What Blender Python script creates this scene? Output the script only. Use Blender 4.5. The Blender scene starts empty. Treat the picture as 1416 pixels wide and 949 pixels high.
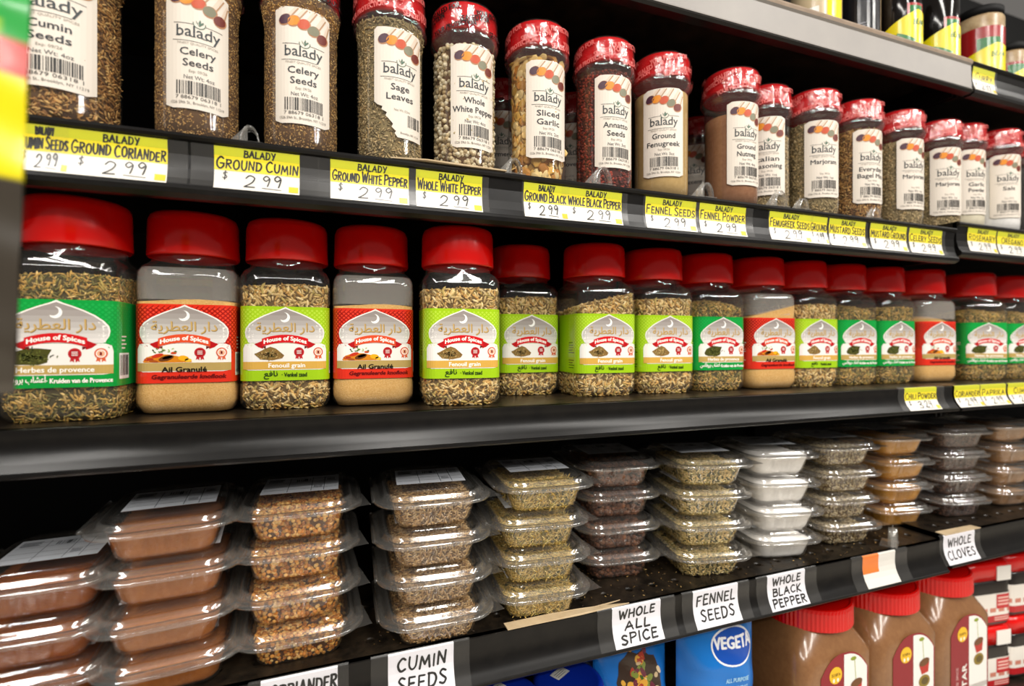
import bpy, math, random
import numpy as np
from mathutils.geometry import tessellate_polygon
from mathutils import Vector

sc = bpy.context.scene
COL = sc.collection
random.seed(7)
rng = np.random.default_rng(11)

# ------------------------------------------------------------------ camera
YAW = math.radians(20.47)
DIST = 0.514
FPX = 710.0
cam = bpy.data.cameras.new('camera')
cam.sensor_width = 36.0
cam.lens = 36.0 * FPX / 1416.0
cam.clip_start = 0.02
cam.dof.use_dof = True
cam.dof.focus_distance = 0.56
cam.dof.aperture_fstop = 3.2
camo = bpy.data.objects.new('camera', cam)
COL.objects.link(camo)
camo.location = (0, -DIST, 0)
camo.rotation_euler = (math.pi / 2, 0, -YAW)
sc.camera = camo

# ------------------------------------------------------------------ world, lights, exposure
sc.view_settings.view_transform = 'Standard'
sc.view_settings.look = 'None'
sc.view_settings.gamma = 1.0
sc.view_settings.use_curve_mapping = False
sc.view_settings.exposure = 0.0
sc.cycles.transparent_max_bounces = 40
sc.cycles.max_bounces = 8

W = bpy.data.worlds.new('store_ambience')
sc.world = W
W.use_nodes = True
W.node_tree.nodes['Background'].inputs[0].default_value = (1.0, 0.93, 0.85, 1)
W.node_tree.nodes['Background'].inputs[1].default_value = 0.16


def tube_light(x, y, z, lx, ly, power, col=(1, 0.96, 0.9)):
    l = bpy.data.lights.new('ceiling_tube_light', 'AREA')
    l.shape = 'RECTANGLE'
    l.size = lx
    l.size_y = ly
    l.energy = power
    l.color = col
    o = bpy.data.objects.new('ceiling_tube_light', l)
    COL.objects.link(o)
    o.location = (x, y, z)
    return o


for gx in (-1.0, 0.35, 1.7, 3.0):
    for dx in (-0.07, 0.07):
        tube_light(gx + dx, -1.9, 1.55, 0.05, 2.3, 25)
tube_light(0.8, -2.6, 1.55, 5.0, 0.08, 52)

F_, S_, C_ = FPX, math.sin(YAW), math.cos(YAW)


def at(px, py, Y):
    """point of the photograph on the upright plane y=Y -> (x, z)"""
    u = (px - 708) / F_
    v = (474.5 - py) / F_
    t = (Y + DIST) / (C_ - u * S_)
    return t * (S_ + u * C_), t * v


# ------------------------------------------------------------------ colours, materials
def lin(c):
    if isinstance(c, str):
        c = tuple(int(c[i:i + 2], 16) / 255 for i in (0, 2, 4))
    return tuple(x / 12.92 if x <= 0.04045 else ((x + 0.055) / 1.055) ** 2.4 for x in c[:3])


MATS = {}


def mat(name, col='808080', rough=0.5, metal=0.0, attr=False, bump=0.0, bscale=400.0, vary=0.0, vscale=30.0,
        coat=0.0, spec=0.5, col2=None, sub=0.0, emit=None):
    if name in MATS:
        return MATS[name]
    m = bpy.data.materials.new(name)
    m.use_nodes = True
    nt = m.node_tree
    b = nt.nodes['Principled BSDF']
    b.inputs['Roughness'].default_value = rough
    b.inputs['Metallic'].default_value = metal
    b.inputs['Specular IOR Level'].default_value = spec
    b.inputs['Coat Weight'].default_value = coat
    b.inputs['Coat Roughness'].default_value = 0.08
    L = nt.links
    tc = nt.nodes.new('ShaderNodeTexCoord')
    if attr:
        a = nt.nodes.new('ShaderNodeAttribute')
        a.attribute_name = 'Col'
        L.new(a.outputs['Color'], b.inputs['Base Color'])
    else:
        b.inputs['Base Color'].default_value = (*lin(col), 1)
    if vary > 0:
        n = nt.nodes.new('ShaderNodeTexNoise')
        n.inputs['Scale'].default_value = vscale
        n.inputs['Detail'].default_value = 6
        n.inputs['Roughness'].default_value = 0.65
        L.new(tc.outputs['Object'], n.inputs['Vector'])
        r = nt.nodes.new('ShaderNodeValToRGB')
        r.color_ramp.elements[0].position = 0.5 - vary / 2
        r.color_ramp.elements[1].position = 0.5 + vary / 2
        r.color_ramp.elements[0].color = (*lin(col), 1)
        r.color_ramp.elements[1].color = (*lin(col2 or col), 1)
        L.new(n.outputs['Fac'], r.inputs['Fac'])
        L.new(r.outputs['Color'], b.inputs['Base Color'])
    if bump > 0:
        n = nt.nodes.new('ShaderNodeTexNoise')
        n.inputs['Scale'].default_value = bscale
        n.inputs['Detail'].default_value = 3
        L.new(tc.outputs['Object'], n.inputs['Vector'])
        bp = nt.nodes.new('ShaderNodeBump')
        bp.inputs['Strength'].default_value = bump
        bp.inputs['Distance'].default_value = 0.001
        L.new(n.outputs['Fac'], bp.inputs['Height'])
        L.new(bp.outputs['Normal'], b.inputs['Normal'])
    MATS[name] = m
    return m


def clear(name, tint=(0.97, 0.97, 0.96), rough=0.06, haze=0.02, refl=0.45, base=0.04, bump=0.0, bscale=120):
    """thin clear plastic: transparent sheet with a sheen that grows towards grazing angles"""
    if name in MATS:
        return MATS[name]
    m = bpy.data.materials.new(name)
    m.use_nodes = True
    nt = m.node_tree
    nt.nodes.clear()
    L = nt.links
    out = nt.nodes.new('ShaderNodeOutputMaterial')
    tr = nt.nodes.new('ShaderNodeBsdfTransparent')
    tr.inputs[0].default_value = (*tint, 1)
    gl = nt.nodes.new('ShaderNodeBsdfGlossy')
    gl.inputs['Roughness'].default_value = rough
    gl.inputs['Color'].default_value = (1, 1, 1, 1)
    df = nt.nodes.new('ShaderNodeBsdfDiffuse')
    df.inputs[0].default_value = (0.8, 0.77, 0.72, 1)
    lw = nt.nodes.new('ShaderNodeLayerWeight')
    lw.inputs['Blend'].default_value = 0.5
    pw = nt.nodes.new('ShaderNodeMath')
    pw.operation = 'POWER'
    pw.inputs[1].default_value = 3.0
    L.new(lw.outputs['Facing'], pw.inputs[0])
    ma = nt.nodes.new('ShaderNodeMath')
    ma.operation = 'MULTIPLY_ADD'
    ma.inputs[1].default_value = refl
    ma.inputs[2].default_value = base
    L.new(pw.outputs[0], ma.inputs[0])
    m1 = nt.nodes.new('ShaderNodeMixShader')
    m1.inputs[0].default_value = haze
    L.new(tr.outputs[0], m1.inputs[1])
    L.new(df.outputs[0], m1.inputs[2])
    m2 = nt.nodes.new('ShaderNodeMixShader')
    L.new(ma.outputs[0], m2.inputs[0])
    L.new(m1.outputs[0], m2.inputs[1])
    L.new(gl.outputs[0], m2.inputs[2])
    L.new(m2.outputs[0], out.inputs[0])
    if bump > 0:
        tc = nt.nodes.new('ShaderNodeTexCoord')
        n = nt.nodes.new('ShaderNodeTexNoise')
        n.inputs['Scale'].default_value = bscale
        L.new(tc.outputs['Object'], n.inputs['Vector'])
        bp = nt.nodes.new('ShaderNodeBump')
        bp.inputs['Strength'].default_value = bump
        bp.inputs['Distance'].default_value = 0.001
        L.new(n.outputs['Fac'], bp.inputs['Height'])
        L.new(bp.outputs['Normal'], gl.inputs['Normal'])
    MATS[name] = m
    return m


mat('print_paper', attr=True, rough=0.42, spec=0.35)
mat('print_gloss', attr=True, rough=0.22, coat=0.15)
mat('seed', attr=True, rough=0.55, spec=0.3)
mat('red_plastic', 'd80a06', rough=0.2, coat=0.3)
mat('shrink_red', 'cc0c14', rough=0.2, bump=0.25, bscale=160, coat=0.5)
mat('blue_plastic', '0a2a9c', rough=0.3)
mat('black_metal', '0a0909', rough=0.3, vary=0.35, vscale=60, col2='141210', spec=0.35)
mat('dusty_metal', '0b0a09', rough=0.3, vary=0.3, vscale=45, col2='2c241b', bump=0.15, bscale=500, spec=.35)
mat('interior_black', '060606', rough=0.6, spec=0.2)
mat('grey_metal', '8d8884', rough=0.45, vary=0.5, vscale=8, col2='9c9690')
mat('beige_edge', 'a38f7c', rough=0.6, vary=0.5, vscale=50, col2='8a7765')
mat('floor_tile', 'a39c90', rough=0.35, vary=0.4, vscale=3, col2='b5ada0')
mat('cardboard', 'b59c78', rough=0.8, vary=0.5, vscale=60, col2='c9b491')
PET = clear('clear_pet', rough=0.06, haze=0.02, refl=0.5, base=0.06)
PETD = clear('powder_dust_film', rough=0.6, haze=0.26, refl=0.0, base=0.0)
TUBP = clear('clear_tub_plastic', tint=(0.975, 0.965, 0.945), rough=0.09, haze=0.022, refl=0.8, base=0.08, bump=0.25, bscale=70)
TUBL = clear('clear_lid_plastic', tint=(0.97, 0.96, 0.94), rough=0.12, haze=0.07, refl=0.9, base=0.16, bump=0.2, bscale=60)
SHRINK = clear('clear_shrink_wrap', rough=0.08, haze=0.015, refl=0.35, base=0.07, bump=0.7, bscale=170)
SLEEVE = clear('clear_tag_sleeve', tint=(0.95, 0.95, 0.95), rough=0.22, haze=0.03, refl=0.35, base=0.015, bump=0.2, bscale=60)
CLIP = clear('clear_clip_plastic', rough=0.08, haze=0.10, refl=0.8, base=0.10)


# ------------------------------------------------------------------ mesh helpers
def mesh_np(name, V, T, col=None, smooth=True, quads=False):
    """V (n,3), T (m,3|4), col (n,3) linear"""
    k = T.shape[1]
    me = bpy.data.meshes.new(name)
    me.vertices.add(len(V))
    me.vertices.foreach_set('co', np.asarray(V, np.float32).ravel())
    me.loops.add(T.size)
    me.loops.foreach_set('vertex_index', T.astype(np.int32).ravel())
    me.polygons.add(len(T))
    me.polygons.foreach_set('loop_start', np.arange(0, T.size, k, dtype=np.int32))
    me.polygons.foreach_set('use_smooth', np.full(len(T), smooth))
    me.update(calc_edges=True)
    if col is not None:
        a = me.color_attributes.new('Col', 'FLOAT_COLOR', 'POINT')
        c4 = np.ones((len(V), 4), np.float32)
        c4[:, :3] = col
        a.data.foreach_set('color', c4.ravel())
    return me


def obj(name, me, m, parent=None, loc=(0, 0, 0), rz=0.0):
    o = bpy.data.objects.new(name, me)
    COL.objects.link(o)
    if isinstance(m, str):
        m = MATS[m]
    if m is not None and len(me.materials) == 0:
        me.materials.append(m)
    o.location = loc
    o.rotation_euler = (0, 0, rz)
    if parent is not None:
        o.parent = parent
    return o


def thing(name, label, cat, loc=(0, 0, 0), rz=0.0, group=None, tilt=None):
    o = bpy.data.objects.new(name, None)
    COL.objects.link(o)
    o.empty_display_size = 0.02
    o.location = loc
    o.rotation_euler = (tilt[0] if tilt else 0, tilt[1] if tilt else 0, rz)
    o['label'] = label
    o['category'] = cat
    if group:
        o['group'] = group
    return o


def tag(o, label, cat, group=None):
    o['label'] = label
    o['category'] = cat
    if group:
        o['group'] = group
    return o


def stuff(o):
    o['kind'] = 'stuff'
    return o


class MB:
    def __init__(s):
        s.v, s.f, s.sm = [], [], []

    def add(s, vs, fs, smooth=False):
        n = len(s.v)
        s.v += [tuple(p) for p in vs]
        s.f += [tuple(i + n for i in f) for f in fs]
        s.sm += [smooth] * len(fs)
        return s

    def box(s, x0, x1, y0, y1, z0, z1):
        p = [(x, y, z) for z in (z0, z1) for y in (y0, y1) for x in (x0, x1)]
        return s.add(p, [(0, 2, 3, 1), (4, 5, 7, 6), (0, 1, 5, 4), (2, 6, 7, 3), (0, 4, 6, 2), (1, 3, 7, 5)])

    def loft(s, rings, cap0=True, cap1=True, smooth=True):
        n = len(rings[0])
        vs = [p for r in rings for p in r]
        fs = []
        for i in range(len(rings) - 1):
            for j in range(n):
                k = (j + 1) % n
                fs.append((i * n + j, i * n + k, (i + 1) * n + k, (i + 1) * n + j))
        if cap0:
            fs.append(tuple(reversed(range(n))))
        if cap1:
            fs.append(tuple(range((len(rings) - 1) * n, len(rings) * n)))
        return s.add(vs, fs, smooth)

    def extrude_x(s, prof, x0, x1, closed=True, smooth=False):
        n = len(prof)
        vs = [(x0, y, z) for y, z in prof] + [(x1, y, z) for y, z in prof]
        fs = [(i, (i + 1) % n, (i + 1) % n + n, i + n) for i in range(n if closed else n - 1)]
        if closed:
            fs += [tuple(reversed(range(n))), tuple(range(n, 2 * n))]
        return s.add(vs, fs, smooth)

    def build(s, name, m, parent=None, loc=(0, 0, 0), rz=0.0):
        me = bpy.data.meshes.new(name)
        me.from_pydata(s.v, [], s.f)
        me.polygons.foreach_set('use_smooth', s.sm)
        me.update()
        return obj(name, me, m, parent, loc, rz)


def circ(r, z, n=32, cx=0, cy=0):
    return [(cx + r * math.cos(2 * math.pi * i / n), cy + r * math.sin(2 * math.pi * i / n), z) for i in range(n)]


def rrect_pts(a, b, r, n):
    """n points evenly along a rounded rectangle, half sizes a,b"""
    r = min(r, a, b)
    seg = [(2 * (b - r), 'l', (a, -(b - r)), (0, 1)), (math.pi * r / 2, 'c', (a - r, b - r), 0),
           (2 * (a - r), 'l', (a - r, b), (-1, 0)), (math.pi * r / 2, 'c', (-(a - r), b - r), math.pi / 2),
           (2 * (b - r), 'l', (-a, b - r), (0, -1)), (math.pi * r / 2, 'c', (-(a - r), -(b - r)), math.pi),
           (2 * (a - r), 'l', (-(a - r), -b), (1, 0)), (math.pi * r / 2, 'c', (a - r, -(b - r)), 1.5 * math.pi)]
    tot = sum(q[0] for q in seg)
    out = []
    for i in range(n):
        d = tot * i / n
        for L, kind, p, q in seg:
            if d <= L + 1e-12:
                if kind == 'l':
                    out.append((p[0] + q[0] * d, p[1] + q[1] * d))
                else:
                    an = q + d / max(r, 1e-9)
                    out.append((p[0] + r * math.cos(an), p[1] + r * math.sin(an)))
                break
            d -= L
    return out


def rrect_ang(a, r, n=48):
    """rounded square ring with fixed angular layout so rings loft cleanly into circles"""
    pts = []
    for i in range(n):
        k = i / n * 4
        q = int(k)
        f = k - q          # quarter = flat half, corner, flat half
        nf = 0.36
        if f < nf:
            x, y = a, (f / nf) * (a - r)
        elif f < 1 - nf:
            t = (f - nf) / (1 - 2 * nf) * math.pi / 2
            x, y = a - r + r * math.cos(t), a - r + r * math.sin(t)
        else:
            x, y = (1 - f) / nf * (a - r), a
        for _ in range(q):
            x, y = -y, x
        pts.append((x, y))
    return pts


def ring_sq(a, r, z, n=48, circ_mix=0.0, rc=None):
    out = []
    for i, (x, y) in enumerate(rrect_ang(a, r, n)):
        if circ_mix > 0:
            an = 2 * math.pi * i / n
            cx, cy = rc * math.cos(an), rc * math.sin(an)
            x, y = x * (1 - circ_mix) + cx * circ_mix, y * (1 - circ_mix) + cy * circ_mix
        out.append((x, y, z))
    return out


def rings_tri(rings, cap0=False, cap1=False):
    n = len(rings[0])
    V = [p for r in rings for p in r]
    T = []
    for i in range(len(rings) - 1):
        for j in range(n):
            k = (j + 1) % n
            T += [(i * n + j, i * n + k, (i + 1) * n + k), (i * n + j, (i + 1) * n + k, (i + 1) * n + j)]
    if cap1:
        b = (len(rings) - 1) * n
        V.append(tuple(np.mean(np.array(rings[-1]), axis=0)))
        T += [(b + j, b + (j + 1) % n, len(V) - 1) for j in range(n)]
    if cap0:
        V.append(tuple(np.mean(np.array(rings[0]), axis=0)))
        T += [((j + 1) % n, j, len(V) - 1) for j in range(n)]
    return np.array(V, float), np.array(T)


# ------------------------------------------------------------------ seeds
def tmpl(nseg, prof):
    """lathe along x; prof = [(x, r)...] between the poles"""
    V = [(-0.5, 0, 0)]
    for x, r in prof:
        V += [(x, r * math.cos(2 * math.pi * i / nseg), r * math.sin(2 * math.pi * i / nseg)) for i in range(nseg)]
    V.append((0.5, 0, 0))
    T = []
    for j in range(nseg):
        k = (j + 1) % nseg
        T.append((0, 1 + k, 1 + j))
        for i in range(len(prof) - 1):
            a, b = 1 + i * nseg, 1 + (i + 1) * nseg
            T += [(a + j, a + k, b + k), (a + j, b + k, b + j)]
        a = 1 + (len(prof) - 1) * nseg
        T.append((a + j, a + k, len(V) - 1))
    return np.array(V, float), np.array(T)


SEED = tmpl(5, [(-0.28, 0.42), (0.22, 0.46)])
BALL = tmpl(7, [(-0.35, 0.357), (0.0, 0.5), (0.35, 0.357)])
NEEDLE = tmpl(3, [(-0.3, 0.45), (0.3, 0.45)])
FLAKE = tmpl(6, [(-0.3, 0.45), (0.1, 0.5), (0.36, 0.3)])


def scatter(V, T, n, tp, size, cols, jit=0.25, lift=0.0, tilt=0.35, keep=None):
    tv, tt = tp
    A, B, Cc = V[T[:, 0]], V[T[:, 1]], V[T[:, 2]]
    N = np.cross(B - A, Cc - A)
    ar = np.linalg.norm(N, axis=1) / 2
    Nn = N / np.maximum(ar * 2, 1e-12)[:, None]
    cen = V.mean(0)
    M = (A + B + Cc) / 3
    sg = np.sign(((M - cen) * Nn).sum(1))
    sg[sg == 0] = 1
    Nn = Nn * sg[:, None]
    idx = rng.choice(len(T), n, p=ar / ar.sum())
    r1, r2 = np.sqrt(rng.random(n)), rng.random(n)
    P = A[idx] * (1 - r1)[:, None] + B[idx] * (r1 * (1 - r2))[:, None] + Cc[idx] * (r1 * r2)[:, None]
    nn = Nn[idx]
    if keep is not None:
        k = keep(P)
        P, nn = P[k], nn[k]
    n = len(P)
    R = rng.normal(size=(n, 3))
    t = R - (R * nn).sum(1)[:, None] * nn * (1 - tilt)
    t /= np.linalg.norm(t, axis=1)[:, None]
    b = np.cross(nn, t)
    b /= np.linalg.norm(b, axis=1)[:, None]
    w = np.cross(t, b)
    s = np.array(size)[None, :] * (1 + jit * rng.uniform(-1, 1, (n, 1)))
    P = P + nn * (lift + rng.uniform(-0.4, 0.1, n) * min(size))[:, None]
    out = P[:, None, :] + (tv[None, :, 0, None] * s[:, None, 0:1]) * t[:, None, :] \
        + (tv[None, :, 1, None] * s[:, None, 1:2]) * b[:, None, :] + (tv[None, :, 2, None] * s[:, None, 2:3]) * w[:, None, :]
    F = tt[None] + (np.arange(n) * len(tv))[:, None, None]
    cl = np.array([lin(c) for c in cols])
    ci = cl[rng.integers(0, len(cols), n)] * rng.uniform(0.7, 1.2, (n, 1))
    return out.reshape(-1, 3), F.reshape(-1, 3), np.repeat(np.clip(ci, 0, 1), len(tv), axis=0)


# ------------------------------------------------------------------ text and print
_tc = {}


def text_tris(s, res=2):
    """outline text as flat triangles, unit size -> (V2, T, width)"""
    if s in _tc:
        return _tc[s]
    c = bpy.data.curves.new('lettering', 'FONT')
    c.body = s
    c.size = 1.0
    c.resolution_u = res
    o = bpy.data.objects.new('lettering', c)
    COL.objects.link(o)
    dg = bpy.context.evaluated_depsgraph_get()
    me = bpy.data.meshes.new_from_object(o.evaluated_get(dg))
    me.calc_loop_triangles()
    V = np.array([v.co[:2] for v in me.vertices]) if len(me.vertices) else np.zeros((0, 2))
    T = np.array([t.vertices[:] for t in me.loop_triangles]) if len(me.loop_triangles) else np.zeros((0, 3), int)
    bpy.data.objects.remove(o)
    bpy.data.curves.remove(c)
    bpy.data.meshes.remove(me)
    _tc[s] = (V, T)
    return _tc[s]


def sm(*p):
    return ('c', p)


def pl(*p):
    return ('l', p)


HAND = {
    'A': (.75, [pl((0, 0), (.38, 1), (.75, -.02)), pl((.12, .36), (.65, .4))]),
    'B': (.62, [pl((.05, 1), (.02, 0)), sm((0, .98), (.5, .92), (.5, .62), (.08, .54)), sm((.08, .54), (.62, .46), (.56, .06), (0, 0))]),
    'C': (.65, [sm((.6, .86), (.36, 1), (.06, .68), (.06, .3), (.3, 0), (.64, .12))]),
    'D': (.68, [pl((.06, 1), (.04, 0)), sm((0, .98), (.5, .9), (.68, .5), (.45, .08), (0, 0))]),
    'E': (.55, [pl((.52, .97), (.05, 1), (.02, 0), (.55, .03)), pl((.04, .52), (.45, .52))]),
    'F': (.55, [pl((.55, 1), (.05, .97), (.02, 0)), pl((.04, .52), (.42, .54))]),
    'G': (.72, [sm((.64, .85), (.36, 1), (.04, .65), (.08, .2), (.38, 0), (.68, .2), (.68, .42)), pl((.36, .44), (.74, .44))]),
    'H': (.66, [pl((.04, 1), (.02, 0)), pl((.62, 1), (.64, 0)), pl((.02, .48), (.64, .54))]),
    'I': (.12, [pl((.06, 1), (.06, 0))]),
    'K': (.62, [pl((.04, 1), (.02, 0)), pl((.56, .98), (.05, .42), (.62, 0))]),
    'L': (.5, [pl((.05, 1), (.02, .02), (.5, .04))]),
    'M': (.85, [pl((0, 0), (.12, 1), (.42, .3), (.72, 1), (.85, 0))]),
    'N': (.66, [pl((.02, 0), (.05, 1), (.6, .02), (.64, 1))]),
    'O': (.74, [sm((.36, 1), (.04, .7), (.08, .18), (.38, 0), (.7, .28), (.66, .8), (.36, 1))]),
    'P': (.6, [pl((.06, 1), (.03, 0)), sm((0, .98), (.52, .95), (.58, .6), (.05, .44))]),
    'R': (.64, [pl((.06, 1), (.03, 0)), sm((0, .98), (.52, .95), (.55, .62), (.06, .5)), pl((.2, .5), (.64, 0))]),
    'S': (.58, [sm((.54, .88), (.26, 1), (.06, .76), (.3, .52), (.56, .3), (.34, .02), (.02, .12))]),
    'T': (.64, [pl((0, .97), (.64, 1)), pl((.33, .98), (.3, 0))]),
    'U': (.66, [sm((.03, 1), (.04, .3), (.3, 0), (.6, .25), (.64, 1))]),
    'V': (.68, [pl((0, 1), (.34, 0), (.68, 1))]),
    'W': (.95, [pl((0, 1), (.22, 0), (.46, .8), (.7, 0), (.95, 1))]),
    'Y': (.62, [pl((0, 1), (.32, .5)), pl((.62, 1), (.24, 0))]),
    '$': (.5, [sm((.46, .8), (.22, .9), (.06, .68), (.3, .5), (.46, .28), (.24, .1), (.02, .2)), pl((.26, 1.05), (.24, -.05))]),
    '2': (.6, [sm((.05, .75), (.25, 1), (.55, .82), (.4, .4), (.02, .02)), pl((.02, .02), (.6, .04))]),
    '9': (.55, [sm((.5, .8), (.25, 1), (.04, .74), (.25, .52), (.5, .75), (.5, .5), (.4, 0))]),
    '3': (.5, [sm((.05, .9), (.35, 1), (.45, .72), (.16, .54), (.48, .4), (.4, .05), (.02, .1))]),
    '4': (.55, [pl((.1, 1), (.04, .45), (.55, .48)), pl((.4, .9), (.38, 0))]),
    ' ': (.35, []),
}


def catmull(p, k=4):
    if len(p) < 3:
        return list(p)
    q = [p[0]] + list(p) + [p[-1]]
    if p[0] == p[-1]:
        q = [p[-2]] + list(p) + [p[1]]
    out = []
    for i in range(1, len(q) - 2):
        a, b, c, d = [np.array(x, float) for x in q[i - 1:i + 3]]
        for j in range(k):
            t = j / k
            out.append(tuple(.5 * (2 * b + (c - a) * t + (2 * a - 5 * b + 4 * c - d) * t * t + (3 * b - a - 3 * c + d) * t ** 3)))
    out.append(tuple(q[-2]))
    return out


class Print:
    """flat print in metres (u right, v up); each mark sits on its own thin layer of ink"""
    def __init__(s, step=0.00014):
        s.t = []        # (3x2 tri, layer, colour)
        s.step = step

    def tri(s, a, b, c, layer, col):
        s.t.append((a, b, c, layer, col))

    def poly(s, pts, col, layer=1):
        col = lin(col)
        for a, b, c in tessellate_polygon([[Vector((p[0], p[1], 0)) for p in pts]]):
            s.tri(pts[a], pts[b], pts[c], layer, col)

    def rect(s, u0, v0, u1, v1, col, layer=1):
        s.poly([(u0, v0), (u1, v0), (u1, v1), (u0, v1)], col, layer)

    def quad(s, p, col, layer=1):
        c = lin(col)
        s.tri(p[0], p[1], p[2], layer, c)
        s.tri(p[0], p[2], p[3], layer, c)

    def ell(s, u, v, a, b, col, layer=1, n=18, rot=0.0, jag=0.0):
        pts = []
        for i in range(n):
            t = 2 * math.pi * i / n
            k = 1 + jag * random.uniform(-1, 1)
            x, y = a * k * math.cos(t), b * k * math.sin(t)
            pts.append((u + x * math.cos(rot) - y * math.sin(rot), v + x * math.sin(rot) + y * math.cos(rot)))
        s.poly(pts, col, layer)

    def rrect(s, u0, v0, u1, v1, r, col, layer=1):
        cx, cy = (u0 + u1) / 2, (v0 + v1) / 2
        s.poly([(cx + x, cy + y) for x, y in rrect_pts((u1 - u0) / 2, (v1 - v0) / 2, r, 40)], col, layer)

    def line(s, p, q, w, col, layer=1):
        d = math.hypot(q[0] - p[0], q[1] - p[1]) or 1e-9
        nx, ny = -(q[1] - p[1]) / d * w / 2, (q[0] - p[0]) / d * w / 2
        s.quad([(p[0] + nx, p[1] + ny), (p[0] - nx, p[1] - ny), (q[0] - nx, q[1] - ny), (q[0] + nx, q[1] + ny)], col, layer)

    def pline(s, pts, w, col, layer=1):
        for i in range(len(pts) - 1):
            s.line(pts[i], pts[i + 1], w, col, layer)
        for p in pts:
            s.ell(p[0], p[1], w / 2, w / 2, col, layer, n=6)

    def text(s, string, u, v, width, col, layer=2, height=None, bold=0.0, shear=0.0, arc=None, rot=0.0):
        """centred at u, baseline v, squeezed to width; height = scale of the letter height"""
        V, T = text_tris(string)
        if not len(T):
            return
        x0, x1 = V[:, 0].min(), V[:, 0].max()
        k = width / (x1 - x0)
        ky = height if height else k
        P = np.stack([(V[:, 0] - (x0 + x1) / 2) * k + V[:, 1] * ky * shear, V[:, 1] * ky], 1)
        if arc:
            P[:, 1] += -arc * (P[:, 0] / (width / 2)) ** 2
        c, sn = math.cos(rot), math.sin(rot)
        P = np.stack([P[:, 0] * c - P[:, 1] * sn + u, P[:, 0] * sn + P[:, 1] * c + v], 1)
        lc = lin(col)
        offs = [(0, 0)] if not bold else [(-bold, 0), (bold, 0), (0, bold * .7), (0, -bold * .7)]
        for n, (dx, dy) in enumerate(offs):
            for a, b, d in T:
                s.tri((P[a, 0] + dx, P[a, 1] + dy), (P[b, 0] + dx, P[b, 1] + dy), (P[d, 0] + dx, P[d, 1] + dy), layer + n * 0.08, lc)

    def hand(s, string, u, v, width, h, col='141414', w=0.0009, layer=2, big=1.0, slope=0.0, left=False):
        """handwritten capitals; words' first letters taller by big"""
        gap = .28
        adv, first = 0.0, True
        L = []
        for ch in string:
            g = HAND.get(ch)
            if not g:
                continue
            k = big if first else 1.0
            first = ch == ' '
            L.append((adv, k, g))
            adv += g[0] * (k if ch != ' ' else 1) + gap * (ch != ' ')
        adv -= gap
        kx = width / adv
        rnd = random.Random(string)
        for a, k, g in L:
            dy = rnd.uniform(-.06, .06)
            ks = rnd.uniform(.93, 1.07)
            for kind, pts in g[1]:
                p = [(x * k, y * k * ks + dy) for x, y in pts]
                if kind == 'c':
                    p = catmull(p, 3)
                q = [(u - (0 if left else width / 2) + (a + x + .08 * y) * kx, v + y * h + slope * (a + x) * kx) for x, y in p]
                s.pline(q, w * rnd.uniform(.88, 1.12), col, layer)

    def barcode(s, u0, v0, u1, v1, col='222222', layer=2, n=30):
        r = random.Random(5)
        x = u0
        while x < u1 - 0.0003:
            w = (u1 - u0) / n * r.choice((.4, .6, 1.0, 1.4))
            s.rect(x, v0, min(x + w, u1), v1, col, layer)
            x += w + (u1 - u0) / n * r.choice((.5, .7, 1.1))

    def build(s, name, warp, m, parent=None, maxu=None, loc=(0, 0, 0), only_mesh=False):
        out = []
        st = list(s.t)
        while st:
            a, b, c, l, col = st.pop()
            if maxu:
                e = [(abs(a[0] - b[0]), 0), (abs(b[0] - c[0]), 1), (abs(c[0] - a[0]), 2)]
                m_, k = max(e)
                if m_ > maxu:
                    if k == 0:
                        m2 = ((a[0] + b[0]) / 2, (a[1] + b[1]) / 2)
                        st += [(a, m2, c, l, col), (m2, b, c, l, col)]
                    elif k == 1:
                        m2 = ((b[0] + c[0]) / 2, (b[1] + c[1]) / 2)
                        st += [(a, b, m2, l, col), (a, m2, c, l, col)]
                    else:
                        m2 = ((a[0] + c[0]) / 2, (a[1] + c[1]) / 2)
                        st += [(a, b, m2, l, col), (m2, b, c, l, col)]
                    continue
            # make all triangles face outwards
            if (b[0] - a[0]) * (c[1] - a[1]) - (b[1] - a[1]) * (c[0] - a[0]) < 0:
                b, c = c, b
            out.append((a, b, c, l, col))
        V = np.array([warp(p[0], p[1], l * s.step) for a, b, c, l, _ in out for p in (a, b, c)])
        Cc = np.repeat(np.array([t[4] for t in out]), 3, axis=0)
        T = np.arange(len(V)).reshape(-1, 3)
        me = mesh_np(name, V, T, Cc, smooth=False)
        me.materials.append(MATS[m])
        if only_mesh:
            return me
        return obj(name, me, None, parent, loc)


# ------------------------------------------------------------------ the setting
ZS = {'top': 0.452, 'one': 0.181, 'two': -0.068, 'three': -0.306, 'low': -0.64}
XSEAM = 0.945
XL, XR = -0.75, 2.4
YB = 0.42

fl = MB().box(-4, 6, -5, 1.5, -1.27, -1.25).build('floor', 'floor_tile')
fl['kind'] = 'structure'
wb = MB().box(XL, XR, YB, YB + 0.02, -1.25, 1.0).build('wall_back', 'interior_black')
wb['kind'] = 'structure'


def convex_lip(z, H):
    p = [(0.0, 0.0), (-.0012, -.0006), (-.0010, -.006), (-.0006, -.013), (-.0009, -.020), (-.0022, -.027), (-.0045, -.0335), (-.0075, -.0390), (-.0100, -.0435)]
    k = H / .051
    return [(y, z + q * k) for y, q in p]


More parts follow.
